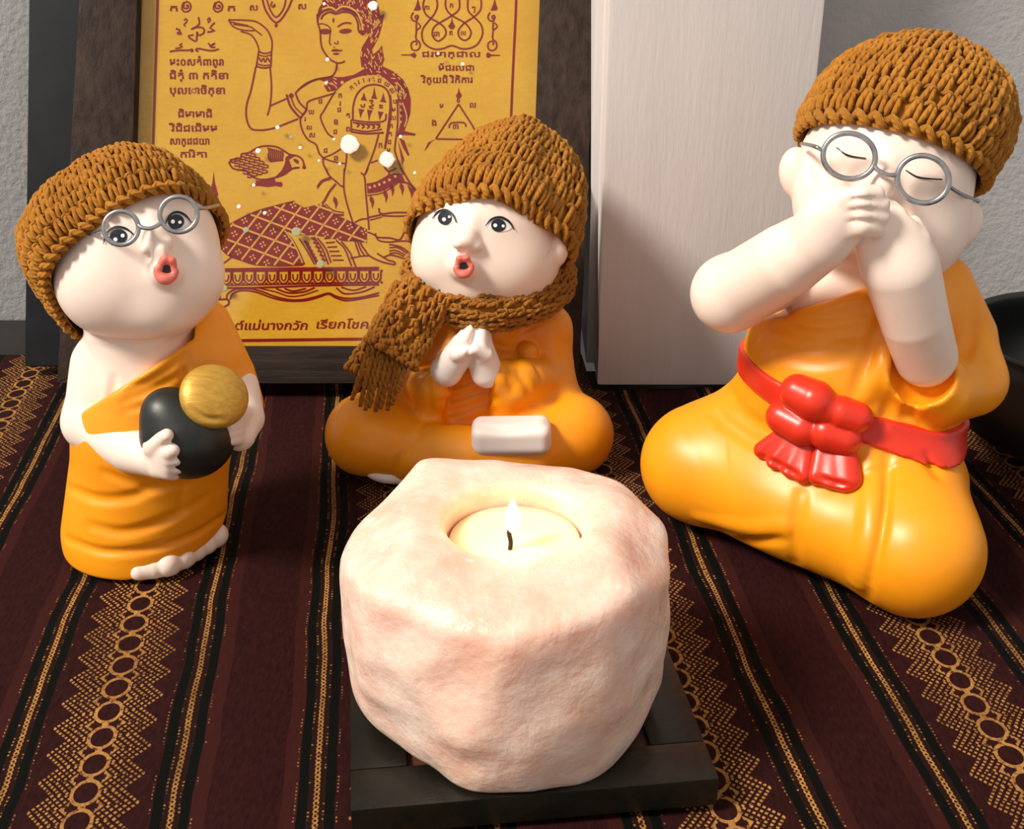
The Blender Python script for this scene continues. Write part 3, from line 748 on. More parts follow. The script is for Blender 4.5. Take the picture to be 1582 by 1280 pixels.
    f2.ell(g+[0.002, 0.004, 0.0035], (0.0160, 0.0100, 0.0055), rotm('Z', 6), 0.0); f2.plane((0, 0, 0.0003), (0, 0, -1), 0.0005)
    V, F = f2.mesh(2); mk('foot', V, F, M['pale'], fig)
    open_mouth(bvh, (716, 411), -4, fig, 34, 32)
    open_eye(bvh, fig, (688, 337), 32, 21, 8, (688, 337), (11, 10.5), [(687, 339, 3.0), (695, 335, 2.0)])
    open_eye(bvh, fig, (772, 348), 38, 21, 7, (770, 348), (11.5, 10), [(765, 348, 3.0), (777, 349, 2.4)])
    return fig, bvh, p

# ---- right figurine: kneeling, hands over the mouth -------------------
def right_monk():
    Y0 = 0.440
    def p(x, y, d=0): return at(x, y, Y0+d*0.001)
    b0 = ground(1290, 800); fig = empty('monk_figurine', (b0[0], b0[1], 0), 'large kneeling monk figurine covering its mouth, red sash around the orange robe', 'figurine', 'ceramic monk figurines')
    lo = (0.040, 0.350, -0.002); hi = (0.200, 0.510, 0.190)
    sk = Clay(lo, hi, 0.0008)
    Rh = rotm('Y', 17)
    sk.ell(p(1366, 268, 2), (0.0314, 0.0320, 0.0330), Rh, 0.004)
    sk.ell(p(1360, 328, -2), (0.0305, 0.0300, 0.0230), Rh, 0.008)
    sk.ell(p(1296, 325, -12), 0.0140, None, 0.008); sk.ell(p(1414, 360, -12), 0.0155, None, 0.008)
    sk.chain([p(1345, 380, 4), p(1335, 460, 6)], [0.022, 0.024], 0.004)
    sk.ell(p(1318, 462, 6), (0.026, 0.022, 0.018), None, 0.006)
    # ears
    sk.ell(p(1233, 268, 0), (0.0068, 0.0055, 0.0098), rotm('Y', -14), 0.0015); sk.ell(p(1484, 350, -9), (0.0070, 0.0050, 0.0100), rotm('Y', 22), 0.0012)
    sk.line([(1248, 250), (1250, 270), (1262, 283)], 0.0012, 0.0008, 0.001)
    # nose bridge, brow, closed lids
    sk.bump(1362, 288, (0.0042, 0.0045, 0.0045), 0.0012, None, 0.004)
    sk.line([(1372, 245), (1364, 285)], 0.003, 0.0012, 0.004, 'add')
    sk.bump(1315, 243, (0.0085, 0.0040, 0.0055), -0.0026, None, 0.003); sk.bump(1428, 275, (0.0085, 0.0040, 0.0055), -0.0026, None, 0.003)
    # right arm (bare)
    sk.chain([p(1215, 418, 6), p(1128, 452, -12)], [0.0130, 0.0136], 0.004)
    sk.chain([p(1128, 454, -12), p(1215, 402, -34), p(1262, 372, -42)], [0.0136, 0.0128, 0.0110], 0.004)
    sk.ell(p(1288, 338, -46), (0.0118, 0.0085, 0.0112), rotm('Y', -25), 0.005)
    for q, (y0, y1, x1) in enumerate(((303, 300, 1352), (318, 316, 1360), (334, 334, 1361), (349, 352, 1352))):
        sk.chain([p(1300, y0+6, -50), p(1330, y0, -52), p(x1, y1, -50)], [0.0036, 0.0036, 0.0032], 0.0009)
    sk.chain([p(1275, 318, -46), p(1300, 300, -42)], [0.0042, 0.0034], 0.002)
    for L_ in ([(1304, 311), (1330, 308), (1357, 308)], [(1306, 327), (1332, 325), (1362, 325)], [(1306, 343), (1332, 342), (1360, 344)]): sk.line(L_, 0.0009, 0.0011, 0.0006)
    # left arm out of its sleeve
    sk.chain([p(1430, 550, -28), p(1412, 490, -36), p(1392, 415, -40)], [0.0112, 0.0118, 0.0128], 0.004)
    sk.ell(p(1378, 385, -42), (0.0115, 0.0080, 0.0125), rotm('Y', -14), 0.005)
    for q in range(4): sk.chain([p(1362+q*13, 368, -43), p(1350+q*12, 335, -43+q), p(1338+q*13, 305+q*6, -38+q)], [0.0036, 0.0036, 0.0030], 0.0009)
    sk.chain([p(1408, 400, -44), p(1420, 370, -42), p(1412, 345, -36)], [0.0042, 0.0036, 0.0028], 0.002)
    V, F = sk.mesh(2); mk('body', V, F, M['skin'], fig); bvh = bvh_of((V, F))
    # robe
    rb = Clay(lo, hi, 0.0008)
    rb.chain([p(1300, 640, 6), p(1300, 560, 6), p(1318, 490, 5)], [0.0400, 0.0385, 0.0330], 0.0)
    rb.ell(p(1400, 455, 5), (0.020, 0.020, 0.016), None, 0.008)
    a_, b_, c_ = p(1140, 515, -20), p(1450, 405, -20), p(1300, 440, 40)
    n_ = np.cross(b_-a_, c_-a_); n_ = n_ if n_[2] > 0 else -n_
    rb.plane(a_, n_, 0.002)
    rb.chain([p(1452, 440, 6), p(1488, 520, -2), p(1500, 585, -12)], [0.0120, 0.0125, 0.0118], 0.005)
    rb.chain([p(1500, 590, -12), p(1450, 600, -24), p(1415, 575, -30)], [0.0125, 0.0135, 0.0125], 0.006)
    torso = rb.D.copy()
    rb.ell(p(1300, 660, 10), (0.0400, 0.0380, 0.030), None, 0.004)
    k1, k2 = p(1084, 716, 14), p(1414, 849, -50)
    rb.chain([p(1235, 665, 14), k1], [0.0310, 0.0236], 0.012)
    rb.chain([p(1360, 690, -2), k2], [0.0300, 0.0230], 0.012)
    rb.chain([k1, p(1240, 785, -22), k2], [0.0220, 0.0215, 0.0220], 0.010)
    rb.ell(p(1260, 735, -2), (0.040, 0.036, 0.026), None, 0.010)
    rb.ell(p(1330, 740, 20), (0.044, 0.040, 0.030), None, 0.008)
    # sleeve opening hollowed around the forearm
    so = p(1424, 545, -36); rb.chain([p(1426, 575, -34), p(1402, 470, -46)], [0.0115, 0.0132], 0.002, 'sub')
    for L_, r, dp, mo in (([(1190, 478), (1260, 492), (1335, 482)], 0.0022, 0.0006, 'sub'), ([(1180, 500), (1260, 516), (1340, 506)], 0.0022, 0.0007, 'sub'), ([(1178, 522), (1260, 540), (1335, 530)], 0.0022, 0.0007, 'sub'), ([(1200, 548), (1260, 560), (1320, 552)], 0.0022, 0.0006, 'sub'),
                          ([(1372, 470), (1345, 540), (1322, 605)], 0.0022, 0.0010, 'sub'), ([(1385, 500), (1362, 560), (1340, 610)], 0.0026, 0.0010, 'add'),
                          ([(1372, 705), (1366, 790), (1340, 925)], 0.0014, 0.0020, 'sub'), ([(1345, 705), (1340, 800), (1320, 900)], 0.0030, 0.0008, 'add'), ([(1238, 765), (1228, 830), (1230, 890)], 0.0022, 0.0010, 'sub'),
                          ([(1090, 820), (1150, 836), (1205, 832)], 0.0022, 0.0014, 'sub'), ([(1080, 800), (1150, 815), (1210, 815)], 0.003, 0.0006, 'add'), ([(1105, 640), (1140, 665), (1180, 690)], 0.0026, 0.0007, 'sub'), ([(1120, 600), (1150, 640), (1195, 668)], 0.0026, 0.0007, 'sub'),
                          ([(1405, 640), (1425, 615), (1450, 610)], 0.0016, 0.0010, 'sub'), ([(1400, 618), (1425, 600)], 0.0016, 0.0008, 'sub'), ([(1430, 705), (1450, 735)], 0.0020, 0.0010, 'sub'), ([(1505, 470), (1500, 520), (1490, 560)], 0.0018, 0.0010, 'sub'), ([(1380, 600), (1365, 655)], 0.002, 0.0008, 'sub')):
        rb.line(L_, r, dp, 0.003, mo)
    rb.plane((0, 0, 0.0003), (0, 0, -1), 0.0015)
    # sash: a band hugging the waist
    bl, bm_, br = p(1130, 566, 0), p(1275, 652, -36), p(1440, 672, -24)
    bn = np.cross(bm_-bl, br-bl); bn = bn/np.linalg.norm(bn); bn = bn if bn[2] > 0 else -bn
    V, F = rb.mesh(2); mk('robe', V, F, M['robe'], fig)
    be = Clay(lo, hi, 0.0008)
    sl = be.sl(be.lo, be.lo+be.res*be.n); Q = be.pts(sl)
    be.D[:] = rb.D-0.0017
    d = np.abs((Q-bl.astype(np.float32)) @ bn.astype(np.float32))-0.0052
    be.op(d.astype(np.float32), sl, 0.0016, 'int')
    arm = Clay(lo, hi, 0.0008); arm.chain([p(1452, 440, 6), p(1488, 520, -2), p(1500, 585, -12)], [0.0120, 0.0125, 0.0118], 0); arm.chain([p(1500, 590, -12), p(1450, 600, -24), p(1415, 575, -30)], [0.0125, 0.0135, 0.0125], 0.006)
    be.op(arm.D-0.0026, sl, 0.0, 'sub')
    V, F = be.mesh(1); sash = mk('sash', V, F, M['red'], fig); sash['label'] = 'red sash around the waist'
    bo = Clay(lo, hi, 0.0006); hs = lambda x, y, o: rb.hit(x, y)+rb.grad(rb.hit(x, y))*o
    bo.chain([hs(1238, 602, 0.003), hs(1262, 612, 0.004), hs(1278, 624, 0.003)], [0.0068, 0.0076, 0.0062], 0.0)
    bo.chain([hs(1300, 632, 0.003), hs(1322, 640, 0.003)], [0.0062, 0.0058], 0.001)
    bo.chain([hs(1216, 640, 0.003), hs(1245, 655, 0.0035)], [0.0064, 0.0068], 0.001)
    bo.chain([hs(1278, 662, 0.003), hs(1305, 672, 0.003)], [0.0068, 0.0062], 0.001)
    V, F = bo.mesh(2); bow = mk('bow', V, F, M['red'], fig); bow['label'] = 'knotted red bow with two loops'
    def tail(corner, mid):
        tl_ = Clay(lo, hi, 0.0006); pts = [hs(x, y, 0.0018) for x, y in corner]
        for a in range(len(mid)): tl_.chain([hs(*mid[a][0], 0.0018), hs(*mid[a][1], 0.0024)], [0.0026, 0.0034], 0.003)
        return tl_
    t1 = tail([], [((1215, 665), (1182, 700)), ((1228, 672), (1200, 714)), ((1240, 678), (1222, 726)), ((1252, 684), (1242, 736))])
    t1.line([(1176, 704), (1210, 722), (1238, 738)], 0.0012, 0.0012, 0.001)
    V, F = t1.mesh(2); mk('sash_tail', V, F, M['red'], bow)
    t2 = tail([], [((1268, 690), (1262, 738)), ((1284, 692), (1284, 744)), ((1300, 692), (1304, 748)), ((1312, 690), (1318, 744))])
    t2.line([(1262, 736), (1290, 746), (1316, 750)], 0.0012, 0.0012, 0.001)
    V, F = t2.mesh(2); mk('sash_tail', V, F, M['red'], bow)
    stroke('closed_eye_line', bvh, [(1292, 228), (1310, 240), (1338, 245)], [1.2, 3, 2], M['black'], fig)
    stroke('closed_eye_line', bvh, [(1399, 263), (1420, 274), (1455, 277)], [1.5, 3, 2], M['black'], fig)
    return fig, bvh, p
LM, LB, LP = left_monk()
MM, MBV, MP = middle_monk()
RM, RB, RP = right_monk()
# ------------------------------------------------------------------ crochet work
def normals(S, s, a, e=0.004):
    p = S(s, a); pu = S(s, a+e); pv = S(min(1.0, s+e), a) if s < 0.5 else p; p0 = p if s < 0.5 else S(s-e, a)
    eu = pu-p; ev = pv-p0
    eu = eu/(np.linalg.norm(eu)+1e-12); ev = ev/(np.linalg.norm(ev)+1e-12); n = np.cross(eu, ev)
    ln = np.linalg.norm(n); n = n/(ln+1e-12); return p, eu, ev, n
def crochet(parent, S, rows, w, mat, sgn, s0=0.0, s1=1.0, seed=1, rad=0.205, name='crochet_row', lift=0.0, closed=True, a0=0.0, a1=1.0):
    """rows of looped stitches lying on the surface S(s, a)"""
    rs = np.random.RandomState(seed)
    for j in range(rows):
        sa = s0+(s1-s0)*j/rows; sb = s0+(s1-s0)*(j+1)/rows; sm = (sa+sb)/2
        aa = np.linspace(a0, a1, 33); ring = np.array([S(sm, q) for q in aa])
        circ = np.linalg.norm(np.diff(ring, axis=0), axis=1).sum()
        N = max(5, int(round(circ/w))); mb = MB(); off = rs.uniform(0, 1)
        for i in range(N):
            a = a0+(a1-a0)*((i+0.5+(off if closed else 0)+rs.uniform(-0.10, 0.10))/N)
            p, eu, ev, n = normals(S, sm, a); n = n*sgn
            h = np.linalg.norm(S(sb, a)-S(sa, a)); ww = circ/N
            r0 = ww*rad*rs.uniform(0.92, 1.1)
            def q(x, y, z): return p+eu*(x*ww)+ev*(y*h)+n*(z*ww+lift)
            jx = rs.uniform(-0.10, 0.10); tl = rs.uniform(-0.08, 0.12); p = p+n*ww*rs.uniform(-0.10, 0.10)+ev*h*rs.uniform(-0.07, 0.07)
            for (pts, rr) in (
                ([(-0.30+jx-tl, 0.62, 0.00), (-0.27+jx, 0.28, 0.26), (-0.16+jx, -0.10, 0.34), (-0.02+jx, -0.42, 0.22), (0.06, -0.62, -0.02)], r0),
                ([(0.20+jx+tl, 0.62, -0.02), (0.24+jx, 0.25, 0.22), (0.24+jx, -0.12, 0.27), (0.14+jx, -0.46, 0.12)], r0*0.95),
                ([(-0.46, -0.40, 0.02), (-0.20, -0.53, 0.20), (0.12, -0.50, 0.24), (0.42, -0.36, 0.04)], r0*0.82)):
                P = smooth_path([q(*t) for t in pts], 6)
                V, F, U = tube_vf(P, np.array([0.7, 1, 1.06, 1.06, 1, 0.7])*rr, 6)
                mb.add(V, F, U+[0, rs.uniform()])
        mb.build(name, mat, parent)
def liner(parent, S, mat, sgn, inset, ns=24, na=56, s0=0.0, s1=1.0, name='knit_lining'):
    V = []; F = []
    for i in range(ns):
        for j in range(na):
            p, eu, ev, n = normals(S, max(s0+0.004, s0+(s1-s0)*i/(ns-1)), j/na); V.append(p-n*sgn*inset)
    for i in range(ns-1):
        for j in range(na):
            j2 = (j+1) % na; F.append((i*na+j, i*na+j2, (i+1)*na+j2, (i+1)*na+j))
    mk(name, V, np.array(F), mat, parent)
def hat(name_label, bvh, brim, Hc, h, bulge, lean, rows, w, seed, hint, knob=0.0, ext=None, mat='yarn', drop=0.0, squash=1.15, axis=None):
    P = np.array([cast(bvh, *b)[0] for b in brim if cast(bvh, *b)[0] is not None] + ([np.array(e) for e in ext] if ext else []))
    c = P.mean(0); n = np.linalg.svd(P-c)[2][2]; n = n if n @ np.array(hint) > 0 else -n
    Pc = Hc - n*((Hc-c) @ n) - n*drop
    if axis is not None: n = np.array(axis)/np.linalg.norm(axis); Pc = np.array(Hc)
    ex = np.array([1.0, 0, 0]); ex = ex-n*(ex @ n); ex /= np.linalg.norm(ex); ey = np.cross(n, ex)
    K = 72; R = []
    for k in range(K):
        t = 2*math.pi*k/K; d = ex*math.cos(t)+ey*math.sin(t)
        r = bvh.ray_cast(Vector(Pc+d*0.2), Vector(-d)); R.append((np.array(r[0])-Pc) @ d if r[0] is not None else 0.03)
    R = np.array(R)+0.0022
    f = np.fft.rfft(R); f[5:] = 0; R = np.fft.irfft(f, K); R = np.append(R, R[0])
    b0, b1, baz = bulge
    NS = 30; TAB = np.zeros((NS+1, K))
    for i in range(NS+1):
        o_ = Pc+n*(h*math.cos(i/NS*math.pi/2)**(1/squash))+np.array(lean)*math.cos(i/NS*math.pi/2)**(1/squash)
        for k_ in range(K):
            t = 2*math.pi*k_/K; d = ex*math.cos(t)+ey*math.sin(t); q = bvh.ray_cast(Vector(o_+d*0.2), Vector(-d))
            if q[0] is not None: TAB[i, k_] = (np.array(q[0])-o_) @ d + 0.0020
    TAB = np.maximum(TAB, (np.roll(TAB, 1, 1)+np.roll(TAB, -1, 1))/2); TAB[NS] = 0
    def S(s, a):
        t = 2*math.pi*(a % 1.0); r = np.interp((a % 1.0)*K, np.arange(K+1), R); d = ex*math.cos(t)+ey*math.sin(t)
        rho = math.sin(min(1.0, s)**0.95*math.pi/2); ze = math.cos(min(1.0, s)*math.pi/2)**(1/squash)
        bl = 1+(b0+b1*math.cos(t-math.radians(baz)))*math.sin(math.pi*min(1.0, s)**1.5)
        kz = knob*math.exp(-(s/0.10)**2)
        fi = min(0.999, max(0.0, s))*NS; i0 = int(fi); fk = (a % 1.0)*K; k0 = int(fk) % K; k1_ = (k0+1) % K; g = fk-int(fk); e = fi-i0
        tb = (TAB[i0, k0]*(1-g)+TAB[i0, k1_]*g)*(1-e)+(TAB[i0+1, k0]*(1-g)+TAB[i0+1, k1_]*g)*e
        return Pc + d*max(r*rho*bl, min(tb, r*1.25)) + n*(h*ze+kz) + np.array(lean)*ze
    base = Pc - n*0.002
    o = empty('crochet_hat', base, name_label, 'hat', 'crocheted ochre hats')
    liner(o, S, M[mat], 1.0, -0.0006)
    crochet(o, S, rows, w, M[mat], -1.0, 0.03, 0.955, seed)
    # brim edge: a rolled row of long sideways stitches, and the closed crown
    rs = np.random.RandomState(seed+50); mb = MB(); circ = np.linalg.norm(np.diff(np.array([S(1, q) for q in np.linspace(0, 1, 60)]), axis=0), axis=1).sum()
    N = int(circ/(w*1.05))
    for i in range(N):
        a = i/N; Q = []
        for da, ds, lz in ((-0.55, 0.985, 0.0002), (-0.2, 0.965, 0.0016), (0.2, 0.985, 0.0018), (0.62, 1.0, 0.0003)):
            p, eu, ev, nn = normals(S, ds, a+da/N); Q.append(p-nn*lz + nn*rs.uniform(-1, 1)*0.0002)
        V, F, U = tube_vf(smooth_path(Q, 7), np.array([.7, 1, 1.1, 1.1, 1.1, 1, .7])*w*0.26, 6); mb.add(V, F, U)
    mb.build('brim_edge', M[mat], o)
    mb = MB()
    for i in range(7):
        t = 2*math.pi*i/7; top = S(0.0, 0)+n*0.0012; d = ex*math.cos(t)+ey*math.sin(t)
        V, F, U = tube_vf(smooth_path([top+d*0.0003, top+d*w*0.45+n*0.0012, top+d*w*0.95-n*0.0010], 6), w*0.24, 6); mb.add(V, F, U)
    mb.build('crown_loop', M[mat], o)
    return o, S
hat('slouchy ochre crocheted hat on the standing monk with the bowl', LB, [(118, 455), (112, 420), (128, 372), (160, 340), (210, 314), (258, 296), (296, 290)],
    LP(214, 400, -3), 0.036, (0.14, 0.06, 180), (0.0, 0.0, 0.003), 11, 0.0043, 11, (0, 0, 1), axis=(-0.53, 0.63, 0.56))
hat('ochre crocheted beanie with pointed crown on the praying monk', MBV, [(662, 330), (690, 322), (745, 314), (800, 329), (838, 354), (852, 378)],
    MP(766, 340, 2), 0.066, (0.0, 0.05, 0), (0.006, 0.0, 0.0), 11, 0.0055, 12, (0, 0, 1), knob=0.004)
hat('tall ochre crocheted beanie on the large kneeling monk', RB, [(1262, 205), (1300, 191), (1350, 190), (1400, 206), (1450, 232), (1490, 265)],
    RP(1384, 255, 3), 0.044, (0.13, 0.03, 0), (0.006, 0.004, 0.0), 12, 0.0051, 13, (0, 0, 1), ext=[RP(1522, 300, 2)])

# scarf -------------------------------------------------------------
sc0 = MP(660, 560, -10)
scarf = empty('crochet_scarf', (sc0[0], sc0[1], sc0[2]), 'ochre crocheted scarf wrapped around the praying monk, fringed end hanging down', 'scarf')
wrap = smooth_path([MP(*q) for q in ((868, 428, 6), (850, 455, -12), (812, 472, -22), (765, 481, -27), (715, 478, -26), (672, 458, -20), (645, 432, -8), (650, 415, 14), (700, 410, 34), (770, 408, 38), (835, 412, 26))], 80, True)
def tube_surface(path, rx, ry, upv, closed):
    path = np.asarray(path); n = len(path)
    def S(s, a):                           # s along, a around
        f = (s % 1.0)*n if closed else min(s, 0.9999)*(n-1); i = int(f); g = f-i
        p = path[i % n]*(1-g)+path[(i+1) % n if closed else min(i+1, n-1)]*g
        T = path[(i+1) % n if closed else min(i+1, n-1)]-path[i % n if i < n-1 or closed else n-2]; T = T/(np.linalg.norm(T)+1e-12)
        u = np.array(upv(s)); u = u-T*(u @ T); u /= np.linalg.norm(u); v = np.cross(T, u)
        fx = rx(s) if callable(rx) else rx; fy = ry(s) if callable(ry) else ry
        return p+u*(fx*math.cos(2*math.pi*a))+v*(fy*math.sin(2*math.pi*a))
    return S
SW = tube_surface(wrap, 0.0072, 0.0050, lambda s: (0, 0, 1), True)
liner(scarf, SW, M['yarn_dark'], 1.0, 0.0002, 60, 16, name='neck_wrap_core')
crochet(scarf, SW, 44, 0.0042, M['yarn_dark'], 1.0, 0.0, 1.0, 21, 0.22, 'neck_wrap_row')
tailp = smooth_path([MP(*q) for q in ((664, 446, -25), (643, 480, -29), (627, 510, -30), (612, 535, -33), (603, 550, -35))], 40)
STL = tube_surface(tailp, lambda s: 0.0098+0.0018*s, lambda s: 0.0036, lambda s: (0.85, 0.1, 0.3), False)
liner(scarf, STL, M['yarn_dark'], 1.0, 0.0002, 30, 24, 0.0, 1.0, 'hanging_end_core')
crochet(scarf, STL, 13, 0.0042, M['yarn_dark'], 1.0, 0.0, 1.0, 22, 0.22, 'hanging_end_row')
tail2 = smooth_path([MP(*q) for q in ((640, 450, -8), (608, 510, -14), (578, 560, -20), (564, 585, -24))], 30)
ST2 = tube_surface(tail2, 0.0085, 0.0032, lambda s: (0.9, 0.3, 0.3), False)
liner(scarf, ST2, M['yarn_dark'], 1.0, 0.0002, 20, 20, 0.0, 1.0, 'under_end_core')
crochet(scarf, ST2, 11, 0.0044, M['yarn_dark'], 1.0, 0.0, 1.0, 23, 0.22, 'under_end_row')
rs = np.random.RandomState(5)
fr = []
for i in range(9):
    x0 = 570+i*7.6; y0 = 538+i*2.6-0.25*(i-4)**2*0.5
    sp = (i-4)*1.2+rs.uniform(-3, 3); ln = (618, 628, 634, 630, 636, 632, 634, 626, 606)[i]
    fr.append(((x0, y0, -34), (x0-12+sp*0.4, (y0+ln)/2+4, -40+rs.uniform(-1, 1)), (x0-20+sp, ln, -43+rs.uniform(-1, 1))))
fr.append(((566, 566, -24), (557, 588, -28), (551, 606, -30)))
for (a_, b_, c_) in fr:
    P = smooth_path([MP(*a_), MP(*b_), MP(*c_)], 26); mb = MB()
    for k in range(2):                     # two twisted plies
        T = np.linspace(0, 1, 26); ph = T*22+k*math.pi
        V, F, U = tube_vf(P+np.stack([np.cos(ph), np.sin(ph), 0*ph], 1)*0.0005, np.r_[np.full(24, 0.00078), 0.0007, 0.0004], 7); mb.add(V, F, U)
    mb.build('fringe_strand', M['yarn_dark'], scarf)

# wire spectacles ----------------------------------------------------
def spectacles(label, p, rims, nrm, d, bridge, temples, thick):
    c0 = p(*rims[0][:2], d); o = empty('wire_spectacles', c0, label, 'spectacles', 'wire spectacles')
    nrm = np.array(nrm)/np.linalg.norm(nrm); ctr = p((rims[0][0]+rims[1][0])/2, (rims[0][1]+rims[1][1])/2, d)
    def on(x, y): r = ray(x, y); return CAMP+r*(((ctr-CAMP) @ nrm)/(r @ nrm))
    for (cx, cy, rx, ry, ro) in rims:
        P = np.array([on(*q) for q in oval(cx, cy, rx, ry, ro, 48)]); V, F, U = tube_vf(P, thick, 10, True); mk('rim', V, F, M['silver'], o)
    P = smooth_path([on(*q) - nrm*0.0 + nrm*z for (q, z) in bridge], 24); V, F, U = tube_vf(P, thick*0.85, 10); mk('bridge', V, F, M['silver'], o)
    for t in temples:
        P = [on(*t[0])]+[p(*q) for q in t[1:]]; V, F, U = tube_vf(smooth_path(P, 24), thick*0.75, 10); mk('temple', V, F, M['silver'], o)
    return o
spectacles('silver wire spectacles low on the nose of the standing monk', LP, [(187, 352, 27, 26, 0), (276, 331, 29, 27.5, 0)], (0.12, -0.95, 0.30), -31.5,
           [((212, 346), 0), ((222, 352), 0.0008), ((236, 352), 0.001), ((250, 344), 0)], [[(160, 354), (140, 362, -24), (112, 380, -8)], [(304, 322), (320, 321, -22), (338, 317, -4)]], 0.00085)
spectacles('silver wire spectacles on the large monk covering its mouth', RP, [(1312, 241, 40.5, 35, 10), (1426, 277, 40, 36.5, 14)], (-0.18, -0.95, 0.22), -35.0,
           [((1349, 255), 0), ((1358, 264), 0.0006), ((1372, 270), 0.0008), ((1387, 270), 0)], [[(1272, 233), (1258, 226, -28), (1238, 222, -4)], [(1464, 287), (1485, 300, -28), (1512, 311, -4)]], 0.00095)
# ------------------------------------------------------------------ framed print leaning in the recess
from mathutils.geometry import tessellate_polygon
LEAN = math.radians(25.0); FT = 0.016
PO = ground(490, 592, 0.0072); PN = np.array([0, -math.cos(LEAN), math.sin(LEAN)])
def onp(px, py, off=0.0):                 # point of the frame's front plane (moved off along its normal)
    q = PO+PN*off; d = ray(px, py); return CAMP+d*(((q-CAMP) @ PN)/(d @ PN))
def slab(name, quad, o0, o1, mat, parent, bev=0.0008):
    """bar with a front face given by four corners on the plane and its back pushed along the normal"""
    Fr = np.array([onp(*q) for q in quad]); V = np.vstack([Fr+PN*o1, Fr+PN*o0])
    o = mk(name, V, [(0,1,2,3),(7,6,5,4),(0,4,5,1),(1,5,6,2),(2,6,7,3),(3,7,4,0)], mat, parent, smooth=False)
    bm = bmesh.new(); bm.from_mesh(o.data); bmesh.ops.recalc_face_normals(bm, faces=bm.faces[:]); bm.to_mesh(o.data); bm.free()
    return bevel_obj(o, bev) if bev else o
pic = empty('framed_print', PO, 'dark wooden frame leaning back, holding a yellow cloth print with red drawings', 'picture')
xl = lambda y: 122-0.058*y; xli = lambda y: 212-0.030*y; xri = lambda y: 834-0.036*y; xr = lambda y: 921-0.045*y
T0, T1, B0, B1 = -262, -190, 534, 592
slab('frame_upright', [(xl(B1), B1), (xli(B0), B0), (xli(T1), T1), (xl(T0), T0)], -FT, 0, M['wood_v'], pic)
slab('frame_upright', [(xri(B0), B0), (xr(B1), B1), (xr(T0), T0), (xri(T1), T1)], -FT, 0, M['wood_v'], pic)
slab('frame_rail', [(xl(B1), B1), (xr(B1), B1), (xri(B0), B0), (xli(B0), B0)], -FT, 0, M['wood_h'], pic)
slab('frame_rail', [(xli(T1), T1), (xri(T1), T1), (xr(T0), T0), (xl(T0), T0)], -FT, 0, M['wood_h'], pic)
slab('backing_board', [(xl(B0+10)+20, B0+10), (xr(B0+10)-20, B0+10), (xr(T1-10)-20, T1-10), (xl(T1-10)+20, T1-10)], -FT+0.001, -0.0095, M['wood_h'], pic, 0)
def fabric_mat():
    m, nt, p = base_mat('yellow_cotton', (0.60, 0.33, 0.022), 0.8, 0, 0.1)
    n = noise(nt, 30, 4, 0.6); n2 = noise(nt, 1100, 2, stretch=(1, 1, 0.15)); n3 = noise(nt, 1100, 2, stretch=(0.15, 1, 1))
    c = mixc(nt, X(nt, n.outputs[0]).ramp(0.3, 0.7), (0.60, 0.31, 0.018), (0.66, 0.38, 0.030))
    wv = X(nt, n2.outputs[0])+X(nt, n3.outputs[0])
    nt.links.new(mixc(nt, wv.ramp(0.75, 1.3)*0.35, c, (0.40, 0.24, 0.03)), p.inputs['Base Color']); bump(nt, p, wv, 0.15, 0.0003); return m
M['cotton'] = fabric_mat()
M['ink'] = base_mat('dark_red_ink', (0.20, 0.005, 0.006), 0.75, 0, 0.1)[0]
M['unprinted'] = base_mat('unprinted_yellow_gap', (0.62, 0.32, 0.05), 0.8, 0, 0.1)[0]
M['spotw'] = base_mat('white_paint_spot', (0.80, 0.80, 0.78), 0.6)[0]
M['spotg'] = base_mat('grey_green_paint_spot', (0.36, 0.36, 0.20), 0.7)[0]
SH = -0.0080                               # sheet lies this far behind the frame face
sheet = slab('cloth_print', [(xli(B0+4)-4, B0+4), (xri(B0+4)+4, B0+4), (xri(T1)+4, T1-4), (xli(T1)-4, T1-4)], SH-0.0010, SH, M['cotton'], pic, 0)
